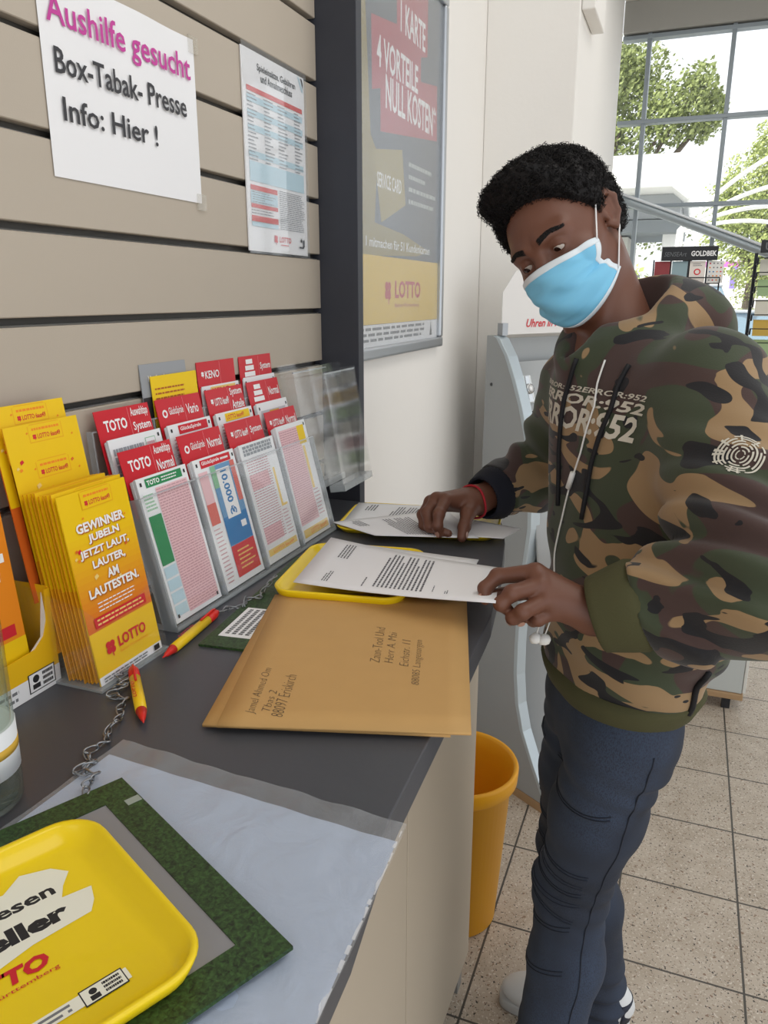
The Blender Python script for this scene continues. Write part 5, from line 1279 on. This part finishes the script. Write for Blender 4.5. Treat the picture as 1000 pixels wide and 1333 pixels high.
def hoodie_sdf(P):
    d = loft(P, TZ, TX, TY, TA, TB, TANG, .02)
    d = d - .005 * ripple(P * A3(1, 1, .55), 50, 21)
    dl = chain(P, [LSH + A3(0, 0, .006), LEL + A3(.012, -.01, .0), LEL + (LWR - LEL) * .30 + A3(0, 0, -.012), LC0], (.082, .079, .070, .058), .02)
    dr = chain(P, [RSH + A3(0, 0, .006), REL, REL + (RWR - REL) * .30, RC0], (.070, .068, .062, .052), .02)
    for wv, el, sh, wr in ((0, LEL, LSH, LWR), (1, REL, RSH, RWR)):
        ax = (wr - sh) / np.linalg.norm(wr - sh); s_ = (P - el) @ ax.astype(np.float32); near = np.exp(-(((P - el) ** 2).sum(1)) / .018)
        wob = np.sin(s_ * 135 + 3.0 * ripple(P, 14, 31 + wv)) * .012 * near + .0065 * ripple(P, 55, 41 + wv)
        if wv == 0: dl = dl - wob
        else: dr = dr - wob
    # open cuffs
    def cut(e, c0, w):
        ax = ((w - c0) / np.linalg.norm(w - c0)).astype(np.float32)
        e = smax(e, ((P - c0) @ ax) - .004, .004)
        return smax(e, -rcone(P, c0 - ax * .03, w + ax * .1, .036, .040), .004)
    dl = cut(dl, LC0, LWR); dr = cut(dr, RC0, RWR)
    d = smin(d, dl, .035); d = smin(d, dr, .035)
    # soft folds fanning from the armpits
    d = d + .004 * np.sin(P[:, 2] * 62 + P[:, 0] * 30 + 2.5 * ripple(P, 10, 77)) * np.exp(-((P[:, 2] - 1.06) / .12) ** 2)
    # hood: thick collar ring and the folded bag behind the neck
    hd_ = chain(P, hood_pts, hood_r, .012)
    bag = ell(P, ringc - FD * .100 + A3(0, 0, .012), (.105, .070, .062), np.stack([LD, FD, A3(0, 0, 1)], 1))
    bag = smin(bag, ell(P, ringc - FD * .135 + A3(0, 0, -.045), (.095, .045, .080), np.stack([LD, FD, A3(0, 0, 1)], 1)), .03)
    hd_ = smin(hd_, bag + .005 * ripple(P, 48, 91), .025)
    d = smin(d, hd_, .014)
    # neck opening, slit at the front
    hole = chain(P, [ringc + A3(0, 0, .12) - FD * .01, ringc + A3(0, 0, 0) + FD * .004, ringc + FD * .02 + A3(0, 0, -.07)], (.074, .053, .050))
    hole = smin(hole, rcone(P, ringc + FD * .055 + A3(0, 0, .05), ringc + FD * .085 + A3(0, 0, -.050), .035, .010), .015)
    d = smax(d, -hole, .008)
    d = smax(d, .962 - P[:, 2], .006)
    return d
hoodie = net_object('hoodie', hoodie_sdf, (-.36, .78, .84), (.24, 1.62, 1.66), .0042, camo, per, None, 1)
print('hoodie', len(hoodie.data.vertices))
hv = bvh_of(hoodie)
def cuff(p0, p1, r0, r1, mm, inner):
    p0, p1 = Vector(p0), Vector(p1); d_ = (p1 - p0).normalized(); u_ = d_.orthogonal().normalized(); w_ = d_.cross(u_); vs = []; n = 80
    prof = [(0.0, r0 - .004), (.06, r0 + .001), (.2, r0 + .0035), (.5, (r0 + r1) / 2 + .003), (.85, r1 + .001), (.97, r1 - .0005), (1.0, r1 - .003), (.97, r1 - .0055), (.5, (r0 + r1) / 2 - .006), (.1, r0 - .008)]
    for s_, r_ in prof:
        for k in range(n):
            a = 2 * math.pi * k / n; q = r_ + (.0008 if k % 2 else -.0004); vs.append(p0.lerp(p1, s_) + (u_ * math.cos(a) + w_ * math.sin(a)) * q)
    fs = [(i*n + k, i*n + (k+1) % n, (i+1)*n + (k+1) % n, (i+1)*n + k) for i in range(len(prof) - 1) for k in range(n)]
    o = MB().add(vs, fs, mm, True).build('cuff', mm, hoodie); tag(o, 'olive ribbed cuff' if mm is rib else 'dark navy inner cuff'); return o
cuff(LC0 - (LC1 - LC0) * .08, LC1x, .054, .048, rib, None)
navy = mat('navy_lining', '191b26', .9, bump=.2, bscale=300)
cuff(RC0 - (RC1 - RC0) * .06, RC1, .046, .040, navy, None)
# ribbed hem
n = 150; vs = []; prof = [(.976, -.004), (.970, .0045), (.956, .004), (.938, .002), (.924, -.006), (.920, -.012), (.926, -.018), (.97, -.016)]
for zz, off in prof:
    a_, b_, g = float(np.interp(zz, TZ, TA)) + off + .002, float(np.interp(zz, TZ, TB)) + off + .002, float(np.interp(zz, TZ, TANG)); cx_, cy_ = float(np.interp(zz, TZ, TX)), float(np.interp(zz, TZ, TY))
    for k in range(n):
        t_ = 2 * math.pi * k / n; e = 2 / 2.3; u_ = a_ * abs(math.cos(t_)) ** e * (1 if math.cos(t_) > 0 else -1); v_ = b_ * abs(math.sin(t_)) ** e * (1 if math.sin(t_) > 0 else -1)
        q = 1 + (.002 if k % 2 else -.001)
        vs.append((cx_ + q * (u_ * math.cos(g) - v_ * math.sin(g)), cy_ + q * (u_ * math.sin(g) + v_ * math.cos(g)), zz - .018 * max(0, (u_ * math.cos(g) - v_ * math.sin(g)) * -.4)))
fs = [(i*n + k, i*n + (k+1) % n, (i+1)*n + (k+1) % n, (i+1)*n + k) for i in range(len(prof) - 1) for k in range(n)]
tag(MB().add(vs, fs, rib, True).build('hem_band', rib, hoodie), 'olive ribbed hem band')

def chest(a, z, off=.0012):
    """point on the chest: a metres to his left of the breastbone, height z"""
    o_ = Vector((-.024 + LD[0] * a, 1.218 + LD[1] * a, z)) + Vector(FD) * .5; h = hv.ray_cast(o_, -Vector(FD))
    return (h[0] + h[1] * off) if h[0] is not None else o_ - Vector(FD) * .35
def drape_text(name, items, P2, mm, parent):
    mb = MB()
    for tx, x0, y0, x1, y1, bold, sh in items:
        vs, fs = glyphs(tx, bold, sh); xs = [q[0] for q in vs]; ys = [q[1] for q in vs]; l0, l1, b0, b1 = min(xs), max(xs), min(ys), max(ys)
        bm = bmesh.new(); bvs = [bm.verts.new((x0 + (x - l0) / (l1 - l0) * (x1 - x0), y0 + (y - b0) / (b1 - b0) * (y1 - y0), 0)) for x, y in vs]
        for f in fs:
            try: bm.faces.new([bvs[i] for i in f])
            except ValueError: pass
        for _ in range(3):
            le = [e for e in bm.edges if e.calc_length() > .010]
            if not le: break
            bmesh.ops.subdivide_edges(bm, edges=le, cuts=1); bmesh.ops.triangulate(bm, faces=bm.faces)
        bm.verts.index_update(); mb.add([P2(v.co.x, v.co.y) for v in bm.verts], [[v.index for v in f.verts] for f in bm.faces], mm); bm.free()
    return mb.build(name, mm, parent)
chest_w = mat('chest_print_white', 'cfcabc', .8)
tag(drape_text('chest_print', [('ERROR:952', -.165, 1.358, .082, 1.394, .03, .25), ('ERROR:952', -.160, 1.397, .095, 1.413, .03, .25), ('ERROR:952ERROR:952', -.160, 1.416, .095, 1.424, .02, .25)], lambda x, y: chest(x, y), chest_w, hoodie), 'pale lettering ERROR:952 across the chest')
# target-like print on the near sleeve
ad = Vector(LEL - LSH).normalized(); mid = Vector(LSH).lerp(Vector(LEL), .58); outd = Vector((.30, -.95, .10)); outd = (outd - ad * outd.dot(ad)).normalized(); sd_ = ad.cross(outd)
outd = (outd * .9 + sd_ * 0).normalized()
def arm_pt(x, y):
    x, y = x * .82 + .012, y * .82; o_ = mid + outd * .4 + sd_ * x - ad * y; h = hv.ray_cast(o_, -outd); return (h[0] + h[1] * .0012) if h[0] is not None else mid + outd * .09
mb = MB(); rg = random.Random(3)
for r0, r1 in ((.028, .0305), (.0235, .026), (.0185, .021), (.0135, .016), (.009, .011), (.0045, .006)):
    a = rg.uniform(0, 1)
    while a < 6.4:
        da = rg.uniform(.35, 1.5); 
        k = max(2, int(da / .12)); pts = [[arm_pt(rr_ * math.cos(a + da * i / k), rr_ * math.sin(a + da * i / k)) for i in range(k + 1)] for rr_ in (r0, r1)]
        mb.grid(pts, chest_w); a += da + rg.uniform(.1, .5)
for k in range(8):
    a = rg.uniform(0, 6.28); mb.grid([[arm_pt(r_ * math.cos(a + w), r_ * math.sin(a + w)) for w in (-.05, .05)] for r_ in (.020, .033)], chest_w)
tag(mb.build('sleeve_print', chest_w, hoodie), 'broken white ring print on the upper sleeve')
# drawstrings
cord_m = mat('black_cord', '17171b', .7)
def on_chest_path(pts, off): 
    out = []
    for (a0, z0), (a1, z1) in zip(pts, pts[1:]):
        for k in range(8): out.append(chest(a0 + (a1 - a0) * k / 8, z0 + (z1 - z0) * k / 8, off))
    out.append(chest(*pts[-1], off)); return out
MB().tube(on_chest_path([(-.048, 1.462), (-.066, 1.40), (-.075, 1.32), (-.074, 1.235)], .004), .0035, cord_m, 8).build('drawstring', cord_m, hoodie)
MB().tube(on_chest_path([(.040, 1.458), (.034, 1.40), (.012, 1.32), (.002, 1.235)], .004), .0035, cord_m, 8).build('drawstring', cord_m, hoodie)
# side zip and seams
def on_hood(p, n_, off=.002):
    h = hv.ray_cast(Vector(p) + Vector(n_) * .3, -Vector(n_)); return h[0] + h[1] * off if h[0] is not None else Vector(p)
zd = Vector((.62, -.78, 0)).normalized()
zp_ = [on_hood((.022 + .004 * k / 10, 1.125, .935 + .11 * k / 10), zd, .003) for k in range(11)]
MB().tube(zp_, .0045, cord_m, 8).build('zip', cord_m, hoodie)

# ------------------------------------------------------------------ jeans
dn = bpy.data.materials.new('dark_denim'); t = NT(dn); bs = t.n('ShaderNodeBsdfPrincipled', i_Roughness=.85); t.l(bs.outputs[0], t.out.inputs[0]); co = t.n('ShaderNodeTexCoord')
base = mix(blot(7, (0, 0, 0), .40, .68, .3, (1, 1, .5), 3), c4('222936'), c4('37445a')); base = mix(blot(700, (2, 0, 0), .45, .62, 0, (1, 1, .4), 2), base, c4('2b3242')); t.l(base, bs.inputs['Base Color'])
nb = t.n('ShaderNodeTexNoise', i_Scale=600.0); t.l(co.outputs['Object'], nb.inputs['Vector']); bp = t.n('ShaderNodeBump', i_Strength=.15, i_Distance=.001); t.l(nb.outputs[0], bp.inputs['Height']); t.l(bp.outputs[0], bs.inputs['Normal'])
LH, LK, LA = A3(-.034, 1.136, .895), A3(-.105, 1.235, .498), A3(-.137, 1.190, .050)
RH, RK, RA = A3(-.100, 1.262, .895), A3(-.118, 1.355, .490), A3(-.050, 1.418, .050)
def jeans_sdf(P):
    d = loft(P, [.82, .88, .94, 1.02], [-.060, -.059, -.057, -.055], [1.194, 1.194, 1.194, 1.194], [.120, .130, .128, .124], [.080, .088, .088, .084], rad(-58), .02)
    for H_, K_, A_, s_ in ((LH, LK, LA, 51), (RH, RK, RA, 61)):
        calf = K_ + (A_ - K_) * .35 + (A3(.012, .0, 0))
        e = chain(P, [H_, H_ + (K_ - H_) * .5, K_, calf, A_], (.080, .074, .066, .066, .062), .03)
        nk = np.exp(-((P[:, 2] - K_[2]) / .09) ** 2); na_ = np.exp(-((P[:, 2] - .10) / .08) ** 2); nh = np.exp(-((P[:, 2] - .80) / .07) ** 2)
        wv = np.sin(P[:, 2] * 115 + P[:, 0] * 45 + 3 * ripple(P, 13, s_)) * (.0020 * nk + .0065 * na_ + .003 * nh) + .003 * ripple(P, 38, s_ + 1)
        d = smin(d, e - wv, .022)
    d = smax(d, .035 - P[:, 2], .004); return d
jeans = net_object('jeans', jeans_sdf, (-.25, 1.0, .02), (.18, 1.54, 1.05), .0045, dn, per, None, 1)
jv = bvh_of(jeans); seam_m = mat('denim_seam', '232936', .8)
def leg_ring(H_, K_, s, bow=0.0, a0=-180, a1=180, off=.0006):
    c = Vector(H_ + (K_ - H_) * s); ax = Vector(K_ - H_).normalized(); u_ = Vector((-1, 0, 0)); u_ = (u_ - ax * u_.dot(ax)).normalized(); w_ = ax.cross(u_); pts = []
    for k in range(41):
        a = rad(a0 + (a1 - a0) * k / 40); d_ = u_ * math.cos(a) + w_ * math.sin(a); o_ = c + ax * bow * math.cos(a) 
        h = jv.ray_cast(o_ + d_ * .0, d_); 
        if h[0] is not None: pts.append(h[0] + h[1] * off)
    return pts
for H_, K_, lst in ((LH, LK, ((.30, .03), (.70, .015), (.83, .02), (1.0, .0))), (LK, LA, ((.10, .02), (.30, .03))), (RH, RK, ((.70, .015), (.83, .02)))):
    for s, bow in lst:
        for ds in (0, .018):
            pts = leg_ring(H_, K_, s + ds, bow, -100, 100)
            if len(pts) > 3: MB().tube(pts, .0012, seam_m, 5).build('seam', seam_m, jeans)
for A_, B_ in ((LH, LK), (LK, LA)):
    pts = []
    for k in range(25):
        c = Vector(A_).lerp(Vector(B_), k / 24); d_ = Vector((.55, -.83, 0)); h = jv.ray_cast(c, d_)
        if h[0] is not None: pts.append(h[0] + h[1] * .0005)
    MB().tube(pts, .0014, seam_m, 5).build('side_seam', seam_m, jeans)

# ------------------------------------------------------------------ shoes
shoe_w = mat('shoe_white', 'dcdedf', .45); sole_w = mat('sole_white', 'c9cbcc', .55); heel_n = mat('heel_navy', '1d2436', .5)
def shoe(heel, toe, label):
    h_, t_ = Vector((*heel, 0)), Vector((*toe, 0)); d_ = (t_ - h_); L = d_.length; Mx = frame((h_.x, h_.y, 0), d_, Vector((-d_.y, d_.x, 0)))
    def f(Q):
        d = ell(Q, (L * .30, 0, .055), (L * .34, .040, .050)); d = smin(d, ell(Q, (L * .70, 0, .040), (L * .30, .046, .034)), .02); d = smin(d, ell(Q, (.045, 0, .07), (.045, .036, .055)), .02)
        return smax(d, .012 - Q[:, 2], .004)
    o = net_object('shoe', f, (-.02, -.06, 0.0), (L + .02, .06, .14), .003, shoe_w, per, Mx); tag(o, label)
    pts = []
    for k in range(48):
        a = 2 * math.pi * k / 48; x = L * .5 + (L * .5 + .004) * math.cos(a); w = (.040 + .008 * (x / L)) * abs(math.sin(a)) ** .62 * (1 if math.sin(a) > 0 else -1); pts.append((x, w))
    MB().prism(pts, .001, .026, sole_w, Mx, True).build('sole', sole_w, o, .003)
    hp_ = MB(); hp_.grid([[(.040 - .046 * math.cos(a) , .039 * math.sin(a), zz) for a in [rad(-62 + 124 * i / 12) for i in range(13)]] for zz in (.034, .05, .066, .082)], heel_n, True, Mx); hp_.build('heel_tab', heel_n, o).modifiers.new('thick', 'SOLIDIFY').thickness = .003
    Mt = Mx @ frame((.020, -.0445, .046), (1, 0, 0), (0, 0, 1)); pr = Print(Mt, .036, .022); pr.text('FILA', .05, .15, .95, .85, white, .03); pr.build('heel_print', o)
shoe((.020, 1.428), (-.255, 1.396), 'white sneaker on the far foot'); shoe((-.055, 1.200), (-.330, 1.150), 'white sneaker on the near foot')

# red thread bracelet on the far wrist
ax = Vector(RWR - REL).normalized(); u_ = ax.orthogonal().normalized(); w_ = ax.cross(u_); c = Vector(RWR) + ax * .013
MB().tube([c + (u_ * math.cos(a) + w_ * math.sin(a)) * .0305 + ax * .002 * math.sin(3 * a) for a in [2 * math.pi * k / 40 for k in range(40)]], .0022, mat('red_thread', 'a81f2b', .7), 6, closed=True).build('bracelet', None, per)
at_world(per)

# earphones hanging from the collar
ep = thing('earphones', 'white corded earphones hanging down the front of the camouflage hoodie', 'earphones', (-.15, 1.06, 1.2))
cable = on_chest_path([(-.004, 1.462), (.002, 1.40), (-.016, 1.33), (-.040, 1.27)], .0035)
cm = mat('cable_white', 'e9e9e6', .4)
low = on_chest_path([(-.040, 1.27), (-.062, 1.20), (-.072, 1.12)], .0035)
e0 = low[-1]
def lace(dx): return [e0, e0.lerp(Vector(LWR) + Vector((-.045 + dx, .03, -.01)), .6) + Vector((0, 0, -.012)), Vector(tfL(-.150 + dx, 1.012, 1.110)), Vector(tfL(-.156 + dx, 1.014, 1.088))]
MB().tube(cable + low, .0014, cm, 8).build('cable', cm, ep)
d_ = (cable[-1] - cable[-5]).normalized(); c = cable[-3]
MB().tube([c - d_ * .014 + Vector(FD) * .002, c + d_ * .014 + Vector(FD) * .002], .0042, cm, 10).build('remote', cm, ep)
for dx in (-.006, .006):
    L_ = lace(dx); MB().tube(L_, .0010, cm, 6).build('lead', cm, ep)
    b = MB(); b.lathe([(0, -.008), (.005, -.008), (.0075, -.002), (.0075, .003), (.004, .007), (0, .008)], cm, 18, Matrix.Translation(L_[-1] - Vector((0, 0, .006))) @ Matrix.Rotation(rad(60), 4, 'Y')); b.build('earbud', cm, ep)
at_world(ep)
